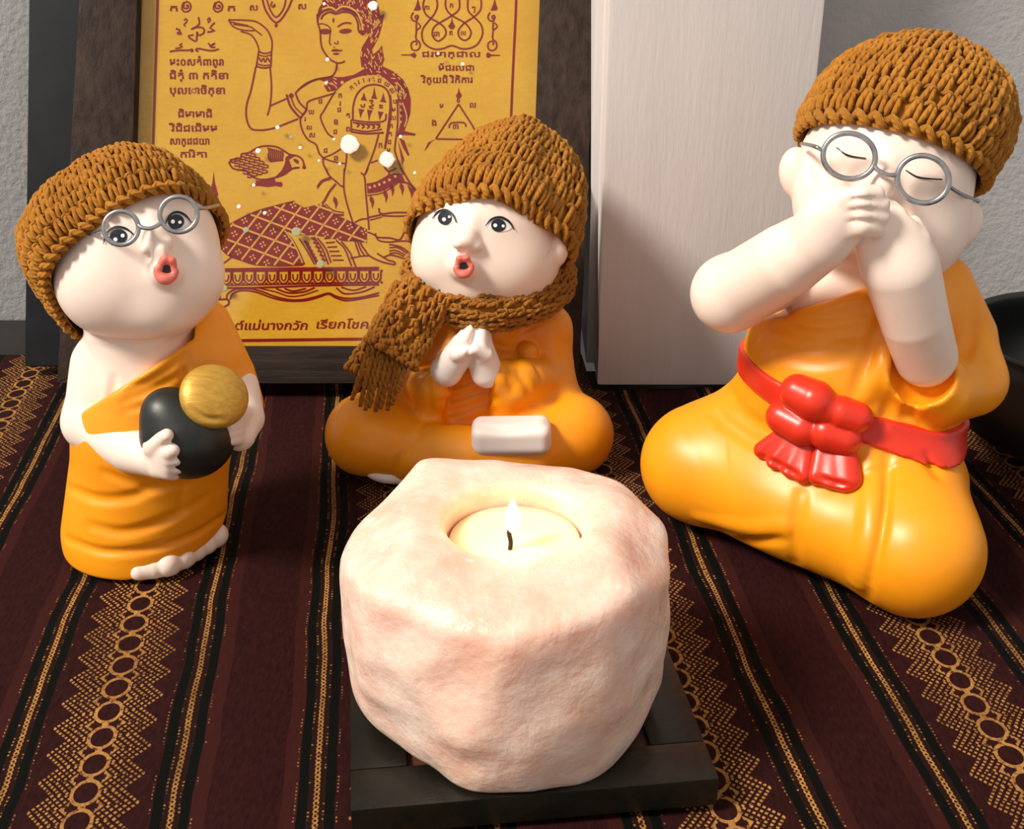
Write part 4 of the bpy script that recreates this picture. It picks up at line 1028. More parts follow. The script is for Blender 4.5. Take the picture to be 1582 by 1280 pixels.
class Ink:
    def __init__(s, lift=0.00012): s.mb = MB(); s.l = SH+lift
    def line(s, pts, w=2.6, tr=None, n=None, closed=False, sharp=False):
        w = w*1.2
        P = np.array([tr(*q) for q in pts] if tr else pts, float)
        L = np.linalg.norm(np.diff(P, axis=0), axis=1).sum()
        if not sharp: P = smooth_path(P, n or max(6, int(L/4)), closed)
        if closed: P = np.vstack([P, P[:1]])
        T = np.gradient(P, axis=0); T /= np.linalg.norm(T, axis=1)[:, None]+1e-9; N = np.stack([-T[:, 1], T[:, 0]], 1)*w/2
        V = [onp(*q, s.l) for q in np.vstack([P+N, P-N])]; m = len(P)
        s.mb.add(V, [(i, i+1, m+i+1, m+i) for i in range(m-1)]); return s
    def fill(s, pts, tr=None, smooth=0):
        P = np.array([tr(*q) for q in pts] if tr else pts, float)
        if smooth: P = smooth_path(P, smooth, True)
        t = tessellate_polygon([[Vector((x, y, 0)) for x, y in P]]); s.mb.add([onp(*q, s.l) for q in P], t); return s
    def dot(s, x, y, r, ry=None, rot=0, tr=None, n=12):
        if tr: x, y = tr(x, y)
        return s.fill(oval(x, y, r, ry or r, rot, n))
    def text(s, body, x, y, size, bold=0.0, shear=0.0, width=None, rot=0.0):
        f = bpy.data.curves.new('script', 'FONT'); f.body = body; f.offset = 0.0; f.shear = shear; f.resolution_u = 3
        o = bpy.data.objects.new('script', f); COL.objects.link(o); dg = bpy.context.evaluated_depsgraph_get(); dg.update()
        me = o.evaluated_get(dg).to_mesh(); Q = np.array([v.co[:2] for v in me.vertices]); Fc = [tuple(p_.vertices) for p_ in me.polygons]
        o.evaluated_get(dg).to_mesh_clear(); bpy.data.objects.remove(o); bpy.data.curves.remove(f)
        if not len(Q): return s
        x0 = Q[:, 0].min(); sx = (width/(Q[:, 0].max()-x0)) if width else size; c, sn = math.cos(rot), math.sin(rot)
        for k_, (dx, dy) in enumerate(((-1, 0), (1, 0), (0, -1), (0, 1))):   # four printings make the letters bold
            V = [onp(x+(qx-x0)*sx*c+qy*size*sn+dx*bold*size, y+(qx-x0)*sx*sn-qy*size*c+dy*bold*size, s.l+k_*0.00001) for qx, qy in Q]; s.mb.add(V, Fc)
        return s
    def build(s, name, mat='ink'):
        o = s.mb.build(name, M[mat], sheet, smooth=False)
        return o
zf = lambda ox, oy, sc: (lambda x, y: (ox+x/sc, oy+y/sc))
ZA, ZH, ZT, ZB, ZW, ZK, ZD = zf(200, 0, 4.741), zf(470, 0, 8.326), zf(460, 100, 7.53), zf(330, 210, 7.91), zf(490, 260, 8.0), zf(320, 310, 7.53), zf(620, 0, 5.82)
BASE[sheet] = BASE[pic]
# border
k = Ink(); k.line([(247, -150), (243.5, 0), (236, 240), (228, 520)], 3.2); k.line([(801, -150), (797.5, 0), (790, 170), (778, 522)], 3.2)
k.line([(228, 527), (400, 525.5), (600, 523), (778, 521)], 4); k.line([(247, -150), (801, -150)], 3.2, sharp=True); k.build('border_line')
# kneeling woman: face, hair, arms
k = Ink()
for L_, w_ in (([(165, 180), (175, 300), (205, 400), (215, 560), (250, 660), (330, 760), (420, 808), (480, 805), (525, 785)], 2.3), ([(420, 812), (415, 880), (385, 945), (340, 985), (200, 1010), (120, 1030), (40, 1075), (-60, 1140)], 2.4),
               ([(190, 310), (240, 305), (310, 335), (340, 380), (330, 450), (325, 560), (350, 578)], 1.7), ([(430, 345), (490, 305), (550, 293), (605, 302)], 2.4), ([(425, 525), (438, 545), (430, 565), (405, 560)], 1.6),
               ([(350, 650), (415, 655), (490, 645)], 2.0), ([(370, 690), (410, 700), (450, 688)], 1.6), ([(215, 250), (250, 190), (330, 155), (410, 178), (480, 155), (580, 160), (650, 210), (690, 300), (700, 400), (760, 450)], 2.6),
               ([(200, 185), (260, 140), (340, 125), (410, 148), (480, 125), (600, 140), (680, 190), (730, 290), (750, 400)], 2.0)): k.line(L_, w_, ZH)
k.dot(270, 405, 9.5, 4.4, 0, ZH); k.dot(530, 400, 10, 4, -5, ZH); k.dot(375, 260, 1.6, 4, 0, ZH); k.dot(400, 645, 6, 2, 0, ZH); k.dot(385, 607, 1.2, None, 0, ZH); k.dot(412, 690, 4.5, 1.5, 0, ZH); k.dot(395, 553, 1.5, None, 0, ZH)
k.fill([(165, 200), (185, 110), (230, 40), (250, -120), (560, -380), (860, -180), (960, 100), (975, 200), (1030, 180), (1000, 330), (960, 470), (900, 590), (870, 640), (885, 700), (960, 640), (1000, 580), (1005, 640), (1030, 760), (1000, 850), (900, 905), (800, 900), (735, 860), (720, 720), (740, 610), (820, 480), (840, 430), (760, 450), (700, 400), (735, 380), (690, 230), (600, 150), (480, 110), (410, 140), (340, 110), (240, 150), (190, 230), (180, 320)], ZH)
k.fill([(760, 890), (1010, 850), (1150, 920), (1270, 1020), (1340, 1150), (1360, 1249), (1210, 1249), (1150, 1110), (1030, 1000), (900, 960), (740, 975), (620, 1010), (520, 1060), (420, 1160), (300, 1180), (255, 1110), (290, 1060), (180, 1020), (340, 975), (420, 990), (500, 990), (640, 960)], ZH)
k.fill([(1140, 300), (1190, 170), (1270, 260), (1315, 400), (1310, 560), (1280, 660), (1240, 770), (1370, 800), (1365, 825), (1240, 815), (1150, 840), (1190, 700), (1180, 450)], ZT)
k.fill([(1180, 850), (1240, 880), (1300, 1050), (1280, 1060), (1220, 960)], ZT); k.fill([(1165, 880), (1240, 1100), (1215, 1170), (1200, 1080)], ZT)
for L_, w_ in (([(0, 295), (100, 215), (220, 165)], 2.2), ([(435, 310), (380, 400), (300, 540), (265, 600), (290, 690), (350, 800), (420, 850)], 2.2), ([(430, 330), (260, 380), (120, 430), (100, 520), (35, 620), (35, 700), (70, 800), (130, 880), (210, 925), (250, 1030), (290, 1080), (300, 1160), (360, 1280)], 2.3),
               ([(290, 1085), (400, 1040), (500, 980)], 2), ([(300, 1090), (430, 1130), (560, 1150)], 2), ([(570, 1020), (560, 1150), (535, 1280)], 2.2), ([(640, 640), (645, 480), (690, 340), (780, 255), (890, 230), (1000, 260), (1060, 340), (1075, 480), (1050, 720), (1010, 980)], 2.4),
               ([(620, 640), (800, 665), (1000, 655), (1030, 570)], 2.2), ([(630, 780), (800, 800), (1000, 790)], 2.6), ([(640, 670), (800, 690), (960, 690)], 2), ([(630, 750), (800, 775), (980, 750)], 2), ([(620, 640), (625, 790)], 2.2), ([(940, 810), (900, 960), (850, 1100), (780, 1280)], 2.3),
               ([(1160, 400), (1160, 700), (1130, 950), (1140, 1040), (1230, 1280)], 2.3), ([(1080, 350), (1090, 520), (1060, 760), (1020, 970)], 1.4), ([(850, 1140), (930, 1110)], 2), ([(1000, 1180), (1060, 1240), (1150, 1200)], 2.2), ([(1190, 560), (1260, 560), (1290, 600), (1230, 740)], 1.5)): k.line(L_, w_, ZT)
for (x, y) in ((700, 700), (760, 715), (820, 715), (880, 720), (940, 715)): k.line([(x-20, y-20), (x+15, y), (x-15, y+25)], 2.2, ZT)
for (x, y0, y1) in ((770, 320, 420), (890, 250, 400), (995, 320, 440)): k.fill([(x, y0), (x+18, y1-40), (x+38, y1), (x-38, y1-10), (x-18, y1-50)], ZT)
for (x, y0, y1) in ((740, 510, 620), (840, 520, 660), (965, 540, 650)): k.fill([(x-34, y0), (x+34, y0+10), (x+6, y0+60), (x-12, y1)], ZT)
k.line([(830, 420), (880, 410), (850, 450), (890, 470), (820, 490), (880, 510)], 2, ZT); k.line([(740, 460), (740, 490), (775, 485), (775, 455)], 2, ZT); k.line([(945, 470), (990, 475)], 2.2, ZT); k.line([(945, 495), (990, 500)], 2.2, ZT)
# raised arm
for L_, w_ in (([(725, 145), (850, 148), (930, 160), (1000, 210), (1035, 270), (1045, 320), (1040, 380)], 2.2), ([(725, 145), (760, 195), (830, 220), (915, 225)], 2), ([(760, 178), (880, 195), (920, 220), (970, 258)], 1.9), ([(815, 230), (890, 255), (930, 310), (950, 368)], 2), ([(735, 160), (870, 188)], 1.8),
               ([(945, 375), (990, 392), (1040, 380)], 2.2), ([(940, 400), (990, 412), (1038, 402)], 1.6), ([(930, 465), (985, 480), (1035, 474)], 1.8), ([(925, 485), (985, 498), (1035, 490)], 2.2), ([(948, 370), (928, 488)], 2.2), ([(1040, 378), (1035, 490)], 2.2), ([(950, 420), (965, 455), (980, 420), (995, 460), (1010, 420), (1028, 455)], 2),
               ([(925, 490), (890, 660), (860, 760), (855, 850), (880, 930), (930, 952), (1050, 940), (1235, 870)], 2.4), ([(1030, 490), (1040, 640), (1030, 770), (1010, 845)], 2.2), ([(1030, 775), (1150, 722)], 2.2), ([(1150, 690), (1180, 780), (1250, 865)], 3), ([(1215, 680), (1245, 750), (1300, 805)], 2.6), ([(1180, 700), (1210, 780), (1270, 840)], 1.8), ([(1250, 868), (1300, 802)], 2.4),
               ([(1215, 680), (1290, 615), (1380, 580), (1440, 568)], 2.3)): k.line(L_, w_, ZA)
k.dot(1185, 700, 4, 4, 0, ZA)
# supporting arm and skirt top
for L_, w_ in (([(335, 0), (330, 250), (380, 480), (440, 670)], 2.2), ([(540, 50), (585, 110), (600, 300), (630, 620), (640, 760)], 2.2), ([(630, 0), (590, 80)], 2), ([(105, 0), (150, 90), (230, 160), (290, 215), (330, 225)], 2.3), ([(0, 230), (60, 150), (180, 110)], 2.4), ([(0, 250), (70, 165), (170, 135)], 1.5), ([(230, 190), (150, 290), (90, 400), (60, 450), (130, 520), (220, 570), (330, 575)], 3), ([(100, 440), (200, 520), (330, 545)], 1.8),
               ([(610, 200), (740, 170), (890, 75), (840, 0)], 2.4), ([(620, 300), (800, 270), (990, 160)], 2.4), ([(620, 335), (810, 300), (1000, 180)], 1.5), ([(890, 75), (1000, 165), (1110, 180), (1220, 270), (1220, 330), (1170, 430), (1170, 570), (1090, 600)], 2.6), ([(1040, 0), (1140, 170), (1215, 265)], 2.6), ([(760, 490), (790, 560), (950, 545), (1160, 545)], 2.4), ([(800, 585), (1000, 590), (1170, 585)], 2.2), ([(640, 605), (800, 570)], 2.4), ([(650, 640), (800, 600)], 1.8),
               ([(460, 670), (540, 630), (630, 620)], 2.2), ([(1090, 600), (1080, 760), (1020, 880), (900, 860), (740, 850), (720, 800)], 2.4), ([(540, 830), (620, 790), (720, 830), (760, 890), (880, 910), (1000, 900), (1130, 900), (1280, 940)], 2.2), ([(1080, 750), (1250, 750)], 2), ([(1080, 795), (1200, 800)], 2),
               ([(530, 840), (540, 930), (590, 1010), (640, 1075), (760, 1140), (900, 1180), (960, 1185), (950, 1155), (870, 1130), (740, 1050)], 2.3), ([(820, 1100), (900, 1070), (1000, 1090), (1090, 1115), (1140, 1055), (1050, 980), (960, 950), (890, 940)], 2.3), ([(890, 980), (1000, 980), (1110, 1050)], 2), ([(890, 1020), (980, 1015), (1090, 1070)], 2), ([(890, 1055), (980, 1045), (1075, 1090)], 2),
               ([(470, 900), (490, 980), (530, 1080)], 2.2), ([(500, 890), (530, 990), (590, 1085)], 2.2), ([(440, 670), (470, 740), (530, 830)], 2.4), ([(330, 890), (520, 890)], 2.2), ([(250, 870), (330, 890)], 2), ([(410, 1110), (540, 1085), (640, 1080)], 2)): k.line(L_, w_, ZW)
k.fill([(615, 215), (760, 180), (890, 85), (985, 155), (800, 262), (620, 292)], ZW); k.fill([(890, 75), (1000, 165), (1090, 170), (1040, 60), (960, 60)], ZW); k.fill([(1110, 200), (1215, 270), (1215, 330), (1170, 450), (1160, 330)], ZW)
for x, y in ((680, 420), (850, 350), (930, 270), (1050, 260), (230, 430)): k.fill([(x-25, y-90), (x+15, y-50), (x+25, y), (x, y+80), (x-12, y+10), (x-35, y-30)], ZW)
k.build('kneeling_woman')
# skirt lattice
def inside(P, x, y):
    c = False; n = len(P)
    for i in range(n):
        (x1, y1), (x2, y2) = P[i], P[i-1]
        if (y1 > y) != (y2 > y) and x < (x2-x1)*(y-y1)/(y2-y1)+x1: c = not c
    return c
k = Ink()
body = [(170, 420), (220, 320), (330, 240), (560, 130), (800, 60), (1000, 10), (1130, 80), (1340, 30), (1500, 160), (1860, 330), (1860, 490), (1500, 450), (1250, 400), (1050, 400), (900, 350), (1000, 480), (1060, 600), (1120, 740), (850, 755), (560, 740), (400, 690), (260, 650), (165, 560)]
k.line(body[:6]+[(1005, 10)], 2.4, ZK); k.line([(170, 420), (158, 500), (180, 570), (260, 640), (400, 690), (560, 740), (850, 755), (1120, 745)], 2.4, ZK)
k.line([(690, 350), (780, 325), (880, 360), (960, 450), (1040, 590), (1110, 740)], 2.4, ZK); k.line([(910, 360), (1000, 470), (1070, 600), (1130, 740)], 2.4, ZK); k.line([(280, 610), (270, 540), (340, 470), (480, 390), (690, 350)], 2.0, ZK)
u1 = np.array([165.0, 62.0]); u2 = np.array([118.0, -152.0]); o0 = np.array([340.0, 490.0])
k.fill(body, ZK); gap = Ink(0.00022)
for i in range(-6, 14):
    for (st, dr) in ((o0+u1*i, u2), (o0+u2*i, u1)):
        run = []
        for t in np.linspace(-8, 12, 400):
            q = st+dr*t
            if inside(body, *q): run.append(tuple(q))
            else:
                if len(run) > 4: gap.line([run[0], run[-1]], 2.3, ZK, sharp=True)
                run = []
for i in range(-6, 14):
    for j in range(-6, 8):
        c = o0+u1*i+u2*j+(u1+u2)/2
        for a in range(4):
            t = c+np.array([math.cos(a*1.571+0.3), math.sin(a*1.571+0.3)])*26
            if inside(body, *t): gap.dot(t[0], t[1], 1.9, 1.3, a*90, ZK, 8)
gap.line([(900, 345), (990, 465), (1055, 590), (1110, 725)], 1.6, ZK)
gap.build('unprinted_gap', 'unprinted')
for L_ in ([(1070, 440), (1150, 560), (1250, 740)], [(1130, 460), (1200, 600), (1280, 740)], [(1240, 420), (1340, 560), (1410, 740)], [(1280, 430), (1380, 560), (1440, 720)], [(1500, 460), (1600, 560), (1680, 760)], [(1560, 470), (1660, 600), (1730, 770)]): k.line(L_, 2.2, ZK)
for i in range(6): k.line([(1130+i*22, 470+i*42), (1180+i*22, 500+i*42), (1150+i*22, 515+i*42)], 2.6, ZK); k.line([(1210+i*25, 430+i*48), (1270+i*22, 460+i*48)], 3.2, ZK); k.line([(1360+i*20, 440+i*50), (1460+i*26, 430+i*52)], 2.2, ZK)
k.build('patterned_skirt')
k = Ink(0.00022)                           # unprinted gaps in the hair and necklace
rs = np.random.RandomState(8)
for (x0, x1, y0, y1, ang, n_) in ((260, 900, -60, 70, 70, 26), (680, 960, 90, 330, 60, 30), (780, 990, 250, 540, 110, 26), (730, 1000, 640, 880, 85, 30), (800, 1280, 890, 1080, 35, 18), (1180, 1340, 1080, 1240, 75, 10), (270, 420, 1010, 1150, 40, 10)):
    for _ in range(n_):
        x, y, a = rs.uniform(x0, x1), rs.uniform(y0, y1), math.radians(ang+rs.uniform(-30, 30)); l = rs.uniform(14, 32)
        if 860 < x < 960 and 560 < y < 690: continue
        k.line([(x-l*math.cos(a), y-l*math.sin(a)), (x+4, y+2), (x+l*math.cos(a), y+l*math.sin(a))], 1.3, ZH, 4)
k.line([(230, 120), (300, 95), (360, 100), (410, 130), (480, 85), (580, 95), (680, 160), (735, 280), (755, 390)], 2.2, ZH)
for x, y in ((650, 235), (710, 218), (768, 200), (830, 172), (893, 142), (965, 98)): k.dot(x, y, 2.2, None, 0, ZW, 8)
k.dot(488, 1060, 2.6, None, 0, ZH); k.line([(1215, 440), (1240, 500), (1270, 620), (1240, 720)], 1.6, ZT); k.line([(1150, 200), (1230, 300), (1240, 400)], 1.4, ZT)
for i in range(6): k.line([(1185+i*3, 300+i*70), (1200, 330+i*70)], 1.6, ZT)
k.build('unprinted_gap', 'unprinted')
# bird
k = Ink(); k.line([(190, 320), (240, 285), (330, 270), (340, 220), (430, 205), (520, 150), (620, 122), (760, 130), (860, 180), (930, 225), (1030, 245), (1085, 290), (1105, 350), (1120, 395)], 2.4, ZB)
k.line([(185, 320), (230, 390), (310, 415), (400, 425), (450, 480), (540, 525), (640, 530), (740, 510), (860, 470), (960, 400), (1050, 385)], 2.4, ZB)
k.fill([(880, 260), (930, 225), (1000, 240), (920, 290), (960, 390), (860, 470), (740, 515), (830, 420), (870, 340)], ZB); k.fill([(970, 280), (1010, 280), (1045, 310), (1030, 345), (990, 320)], ZB); k.fill([(1090, 350), (1130, 380), (1115, 410), (1080, 395)], ZB); k.fill([(980, 375), (1060, 380), (1000, 405)], ZB)
k.fill([(440, 610), (520, 570), (510, 540), (560, 545), (640, 540), (740, 510), (760, 560), (830, 560), (845, 600), (820, 625), (760, 610), (660, 625), (560, 610)], ZB)
for i in range(8): k.line([(660+i*26, 140+i*6), (680+i*24, 190+i*6), (665+i*25, 240+i*4), (700+i*20, 320-i*2)], 2.0, ZB)
for r in range(5):
    for i in range(5):
        x = 240+r*62+i*52; y = 300+i*46-r*18
        if r*62+i*52 < 420: k.line([(x-40, y-10), (x, y-14), (x+30, y+8), (x, y+24), (x-40, y+16)], 2.0, ZB)
k.build('printed_bird')
# bench under the woman
k = Ink()
for L_, w_ in (([(280, 660), (110, 790), (100, 810)], 2.2), ([(100, 810), (100, 1215), (235, 1215), (240, 1150), (100, 1150)], 2.8), ([(150, 820), (150, 1150)], 2), ([(130, 800), (800, 790), (1600, 785), (2000, 782)], 3.4), ([(150, 820), (800, 815), (1600, 808), (2000, 805)], 2.4), ([(100, 1015), (600, 1010), (1300, 985), (2000, 975)], 2.6), ([(150, 985), (700, 975), (1300, 962), (2000, 950)], 1.8),
               ([(225, 1150), (240, 1080), (330, 1030), (480, 1020), (620, 1050), (780, 1110), (950, 1150), (1100, 1150), (1250, 1120), (1410, 1075), (1500, 1110), (1620, 1135), (1800, 1120), (2000, 1070)], 2.4), ([(265, 1150), (300, 1080), (400, 1045), (560, 1060), (760, 1130), (940, 1165), (1150, 1160), (1300, 1120), (1410, 1085), (1500, 1130), (1650, 1160), (2000, 1100)], 2.2),
               ([(620, 1020), (800, 1060), (950, 1110), (1100, 1100), (1290, 1040)], 1.8), ([(800, 1020), (940, 1070), (1120, 1060), (1250, 1010)], 2.4), ([(900, 1020), (1000, 1050), (1150, 1020)], 2.4), ([(1500, 1010), (1600, 1080), (1800, 1060), (1950, 1000)], 2.2), ([(1560, 1005), (1700, 1040), (1850, 1000)], 2.2)): k.line(L_, w_, ZK)
for i in range(14):
    x = 220+i*134; y = 890-i*1.5
    k.line([(x-58, y-50), (x-55, y+40), (x, y+85), (x+55, y+40), (x+58, y-50)], 2.4, ZK); k.line([(x-28, y-30), (x-24, y+25), (x, y+50), (x+24, y+25), (x+28, y-30)], 2.0, ZK); k.dot(x+67, y-55, 2.2, None, 0, ZK, 8); k.dot(x+67, y+78, 2.2, None, 0, ZK, 8)
k.build('carved_bench')
# diagram with loops, upper right
k = Ink()
for L_, w_ in (([(230, -60), (195, 40), (215, 120), (265, 165), (345, 210), (395, 260), (395, 320), (330, 370), (280, 320), (290, 250), (345, 205), (455, 140), (520, 80), (520, -20)], 2.3), ([(300, -60), (325, 40), (300, 120), (265, 165), (190, 270), (200, 380), (290, 440), (380, 435), (455, 410), (560, 440), (670, 410), (730, 310), (715, 220), (655, 155), (600, 90), (600, -30)], 2.3),
               ([(400, -30), (400, 70), (455, 140), (570, 205), (625, 280), (610, 340), (565, 362), (520, 330), (515, 270), (570, 205), (655, 150), (715, 80), (715, -30)], 2.3)): k.line(L_, w_, ZD)
k.fill([(455, 150), (465, 200), (485, 235), (470, 262), (440, 262), (420, 235), (446, 200)], ZD)
for x0 in (135, 825):
    k.fill([(x0+15, -20), (x0+28, 40), (x0+42, 75), (x0+30, 95), (x0-25, 95), (x0-15, 75), (x0, 40)], ZD)
    k.line([(x0-25, 110), (x0-48, 150), (x0-30, 185), (x0-5, 190)], 2.2, ZD); k.line([(x0+18, 150), (x0, 170), (x0-12, 150), (x0+5, 138), (x0+18, 150), (x0, 200), (x0, 290), (x0-5, 350), (x0+30, 380), (x0+30, 430), (x0-5, 455), (x0-42, 440), (x0-45, 390), (x0-15, 370), (x0+8, 385), (x0-5, 405)], 2.2, ZD); k.line([(x0+15, 205), (x0+38, 240), (x0+5, 270)], 2, ZD)
k.fill([(0, 488), (80, 488), (120, 470), (138, 495), (120, 525), (80, 500), (0, 498)], ZD); k.fill([(890, 492), (810, 490), (785, 470), (765, 480), (765, 515), (785, 522), (810, 504), (890, 502)], ZD)
k.line([(515, 935), (310, 1245)], 2.2, ZD, sharp=True); k.line([(515, 935), (640, 1130), (700, 1250)], 2.2, ZD, sharp=True); k.line([(310, 1248), (700, 1255)], 2.2, ZD, sharp=True); k.line([(430, 1150), (440, 1110), (500, 1100), (570, 1105), (580, 1140)], 2.2, ZD)
k.fill([(515, 785), (528, 830), (545, 855), (530, 885), (500, 885), (490, 860), (508, 830)], ZD); k.line([(500, 905), (512, 890), (526, 905), (513, 922), (500, 905)], 1.8, ZD); k.fill([(310, 1250), (270, 1275), (225, 1340), (205, 1360), (240, 1280)], ZD)
k.build('loop_diagram')
# small marks, upper left
k = Ink()
for cx, cy in ((418, 45), (650, 45)): k.line([(cx-5, cy), (cx+12, cy-8), (cx+10, cy+14), (cx-16, cy+16), (cx-22, cy-14), (cx+4, cy-34), (cx+32, cy-8), (cx+22, cy+32), (cx-14, cy+42), (cx-36, cy+14), (cx-20, cy-30)], 2.4, ZA)
k.line([(965, -40), (1000, 80), (1075, 165), (1150, 85), (1205, -40)], 2.6, ZA); k.line([(995, -40), (1030, 70), (1075, 125), (1130, 60), (1150, -40)], 2.2, ZA); k.line([(1050, 45), (1068, 30), (1062, 52), (1035, 48), (1045, 10)], 2.2, ZA); k.fill([(1075, 165), (1090, 185), (1072, 205), (1060, 185)], ZA)
k.line([(505, 125), (510, 180), (450, 215), (490, 200), (540, 205), (545, 240), (505, 260), (495, 230), (490, 300), (460, 290), (430, 265), (470, 255)], 2.4, ZA); k.line([(295, 378), (360, 368), (440, 368), (455, 358), (465, 372), (450, 378)], 2.4, ZA); k.line([(655, 358), (600, 372), (500, 355), (488, 368), (505, 378)], 2.4, ZA); k.line([(400, 150), (415, 135), (425, 155), (400, 175), (408, 195)], 2.2, ZA); k.line([(570, 150), (585, 128), (592, 150), (572, 165)], 2.2, ZA); k.line([(340, 210), (375, 225), (345, 248), (385, 245)], 2.6, ZA); k.line([(570, 235), (625, 225), (590, 205), (625, 165)], 2.4, ZA)
k.line([(335, 355), (390, 345), (365, 330), (388, 318)], 2, ZA); k.line([(575, 315), (600, 335), (630, 312), (585, 345), (630, 345)], 2.2, ZA)
k.build('spiral_marks')
# lines of script
for body, x, y, s_, wd in (('មះ០សតំពាព្រា', 262, 101, 16, 83), ('ជិតុំ ៣ កតិខា', 262, 122, 16, 90), ('បុលោចិកុខា', 262, 145, 16, 85), ('ជិមាមាជិ', 275, 181, 15, 52), ('វិជិជេជិមម', 261, 203, 15, 74), ('សាក្ដជយា', 263, 223, 15, 60), ('ការិតា', 279, 243, 14, 40),
                           ('ជរមាកុជាល', 652, 88, 13, 90), ('ម័ជរលជា', 677, 109, 13, 55), ('វិក្យជិ វិកិការ', 650, 128, 14, 80), ('ស', 386, 16, 13, 12), ('ស', 461, 14, 13, 12), ('ក', 263, 17, 13, 11), ('ក', 352, 17, 13, 11)):
    k = Ink(); k.text(body, x, y, s_, 0.03, 0, wd); k.build('script_line')
k = Ink()
for body, x, y, s_ in (('កា', 656, 15, 10), ('ក', 695, 12, 11), ('ៗ', 729, 17, 12), ('ជា', 670, 56, 11), ('ឥ', 694, 54, 10), ('ល', 712, 54, 10), ('ម', 679, 167, 11), ('ង', 667, 194, 14), ('ល', 726, 166, 12), ('៣', 700, 199, 12), ('ជ', 492, 160, 11), ('យ', 477, 176, 10), ('រ', 470, 187, 10), ('ល', 474, 200, 10), ('ស', 478, 212, 11), ('ជ', 500, 236, 11), ('ឆ', 516, 248, 12), ('ក', 523, 151, 11), ('រ', 524, 163, 11), ('ជ', 521, 173, 11), ('ឧ', 516, 192, 13), ('ជ', 515, 207, 11), ('ត', 535, 182, 12), ('ព', 535, 203, 12), ('ក', 585, 228, 12)): k.text(body, x, y, s_, 0.03)
for body, x, y, r_ in (('ក', 543, 139, -0.6), ('ា', 549, 134, -0.5), ('រ', 554, 130, -0.4), ('េ', 561, 127, -0.2), ('ក', 567, 126, 0), ('ា', 575, 126, 0), ('ជ', 583, 127, 0.2), ('យ', 593, 131, 0.5), ('ល', 601, 139, 0.9)): k.text(body, x, y, 10, 0.03, 0, None, r_)
for i, c_ in enumerate('បមលកតជម'): k.text(c_, 607-i*1.6, 160+i*12.5, 10, 0.03)
k.build('small_letters')
k = Ink(); k.text('ผ้ายันต์แม่นางกวัก', 312, 509, 18, 0.028, 0.15, 163); k.build('caption'); k = Ink(); k.text('เรียกโชคลาภ', 489, 507, 18, 0.028, 0.15, 118); k.build('caption')
k = Ink()
k.fill([(330, 265), (332, 282), (337, 300), (334, 310), (326, 310), (323, 300), (328, 282)]); k.line([(326, 314), (336, 320), (326, 328), (335, 336)], 2.6); k.build('spire_mark')
k = Ink(); k.line([(309, 455), (316, 451), (322, 458), (326, 454)], 2.6); k.line([(306, 468), (314, 463)], 2.4); k.build('spire_mark')
# paint spots on the pane and the glass itself
m, nt, p = base_mat('picture_glass', (1, 1, 1), 0.05)
nt.nodes.remove(p); tr_ = nt.nodes.new('ShaderNodeBsdfTransparent'); gl = nt.nodes.new('ShaderNodeBsdfGlossy'); gl.inputs['Roughness'].default_value = 0.06
fr_ = nt.nodes.new('ShaderNodeValue'); fr_.outputs[0].default_value = 0.045; mx = nt.nodes.new('ShaderNodeMixShader')
nt.links.new(fr_.outputs[0], mx.inputs[0]); nt.links.new(tr_.outputs[0], mx.inputs[1]); nt.links.new(gl.outputs[0], mx.inputs[2]); nt.links.new(mx.outputs[0], nt.nodes['Material Output'].inputs[0]); M['glass'] = m
slab('glass_pane', [(xli(B0)-3, B0+3), (xri(B0)+3, B0+3), (xri(T1)+3, T1-3), (xli(T1)-3, T1-3)], -0.0055, -0.0040, M['glass'], pic, 0)
spots = [(540, 223, 14.5, 0), (598, 246, 12, 0), (576, 9, 7.5, 0), (501, 6, 2.6, 0), (506, 92, 3.2, 0), (429, 197, 3.4, 0), (399, 233, 4.2, 0), (464, 228, 2.8, 0), (504, 128, 2.6, 0), (369, 319, 3.4, 0), (409, 329, 3, 0), (392, 286, 2.8, 0), (619, 211, 2.8, 0), (516, 215, 2.4, 0), (343, 416, 2.6, 0), (357, 525, 5.5, 0), (493, 248, 2.2, 0), (525, 253, 2.4, 0), (641, 267, 2.6, 0), (677, 83, 2.4, 0), (715, 99, 3, 0),
         (458, 358, 7.5, 1), (380, 355, 4.5, 1), (495, 408, 6, 1), (346, 445, 5.5, 1), (450, 212, 3, 1)]
rs = np.random.RandomState(3)
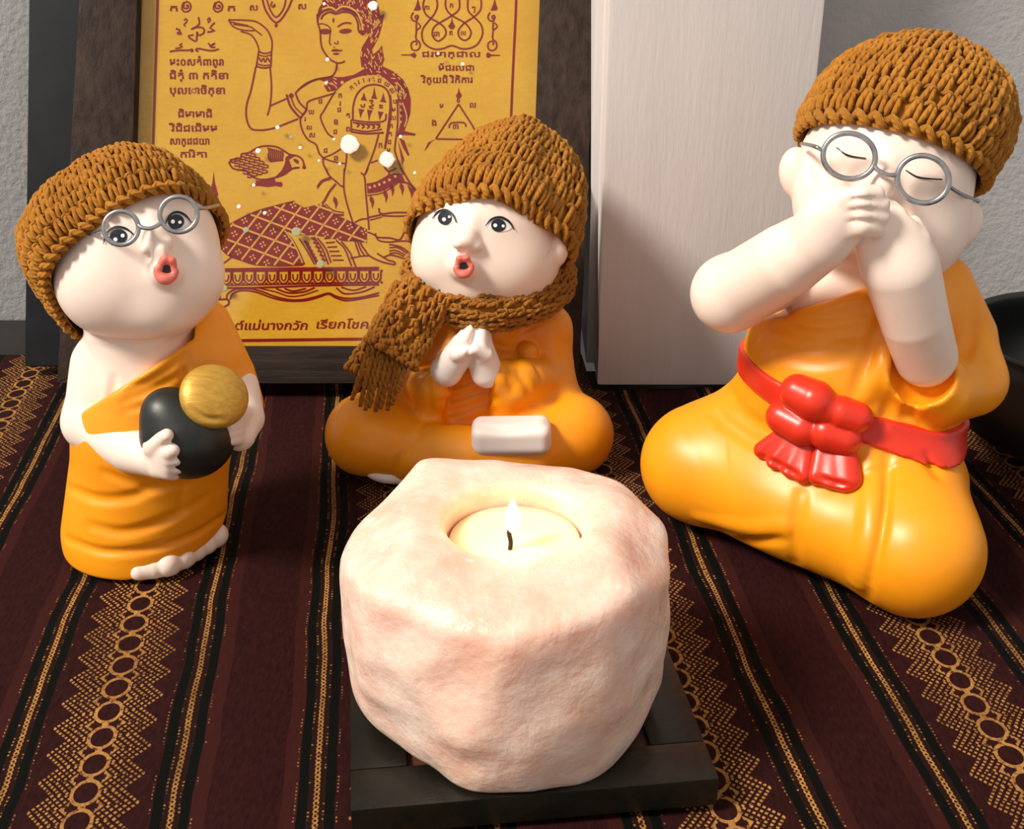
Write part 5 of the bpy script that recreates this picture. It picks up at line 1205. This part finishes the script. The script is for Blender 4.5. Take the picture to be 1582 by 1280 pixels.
for x, y, r, g in spots:
    a = np.linspace(0, 2*math.pi, 18, endpoint=False); rr = r*(1+0.05*rs.randn(18)*(r > 3)); off = -0.0040+0.0001
    c = onp(x, y, off); V = [c+PN*0.00022]+[onp(x+q*math.cos(t), y+q*math.sin(t), off)+PN*0.0002 for q, t in zip(rr*0.8, a)]+[onp(x+q*math.cos(t), y+q*math.sin(t), off) for q, t in zip(rr, a)]
    F = [(0, 1+(i+1) % 18, 1+i) for i in range(18)]+[(1+i, 1+(i+1) % 18, 19+(i+1) % 18, 19+i) for i in range(18)]
    mk('paint_spot', V, F, M['spotg' if g else 'spotw'], pic, smooth=False)

# black panel standing behind the frame, and the dark bowl at the right ------------------
PO2 = ground(60, 580, 0.0); 
def onp2(px, py): d = ray(px, py); return CAMP+d*(((PO2-CAMP) @ PN)/(d @ PN))
M['blackpanel'] = mottled('black_satin_panel', (0.004, 0.0045, 0.006), (0.007, 0.0075, 0.010), 60, 0.6, 0.1, 200, spec=0.15)
A_ = PO2+PN*-0.002
Fr = np.array([onp2(40, 576), onp2(330, 576), onp2(342, -22), onp2(47, -22)])
V = np.vstack([Fr, Fr-PN*0.008]); V[:, 2] += 0.004
bp = mk('black_board', V, [(0,1,2,3),(7,6,5,4),(0,4,5,1),(1,5,6,2),(2,6,7,3),(3,7,4,0)], M['blackpanel'], smooth=False)
bm = bmesh.new(); bm.from_mesh(bp.data); bmesh.ops.recalc_face_normals(bm, faces=bm.faces[:]); bm.to_mesh(bp.data); bm.free(); bevel_obj(bp, 0.001)
tag(bp, 'plain black board leaning behind the left side of the picture frame', 'board')
M['blackbowl'] = mottled('matt_black_bowl', (0.006, 0.007, 0.007), (0.012, 0.013, 0.012), 50, 0.5, 0.1, 200)
bc = np.array([0.268, 0.520, 0.0])
prof = smooth_path([(0.0002, 0.0), (0.030, 0.0), (0.040, 0.003), (0.058, 0.014), (0.066, 0.030), (0.064, 0.046), (0.061, 0.053), (0.0605, 0.056), (0.058, 0.056), (0.057, 0.052), (0.060, 0.034), (0.052, 0.018), (0.030, 0.008), (0.0002, 0.007)], 90)
prof[:, 0] = np.maximum(prof[:, 0], 0.0002); prof[:, 1] = np.maximum(prof[:, 1], 0.0)
V, F = lathe_vf(prof, 64); bo = mk('black_bowl', V+bc, F, M['blackbowl'], base=bc)
tag(bo, 'round matt black bowl behind the large monk at the right edge', 'bowl')
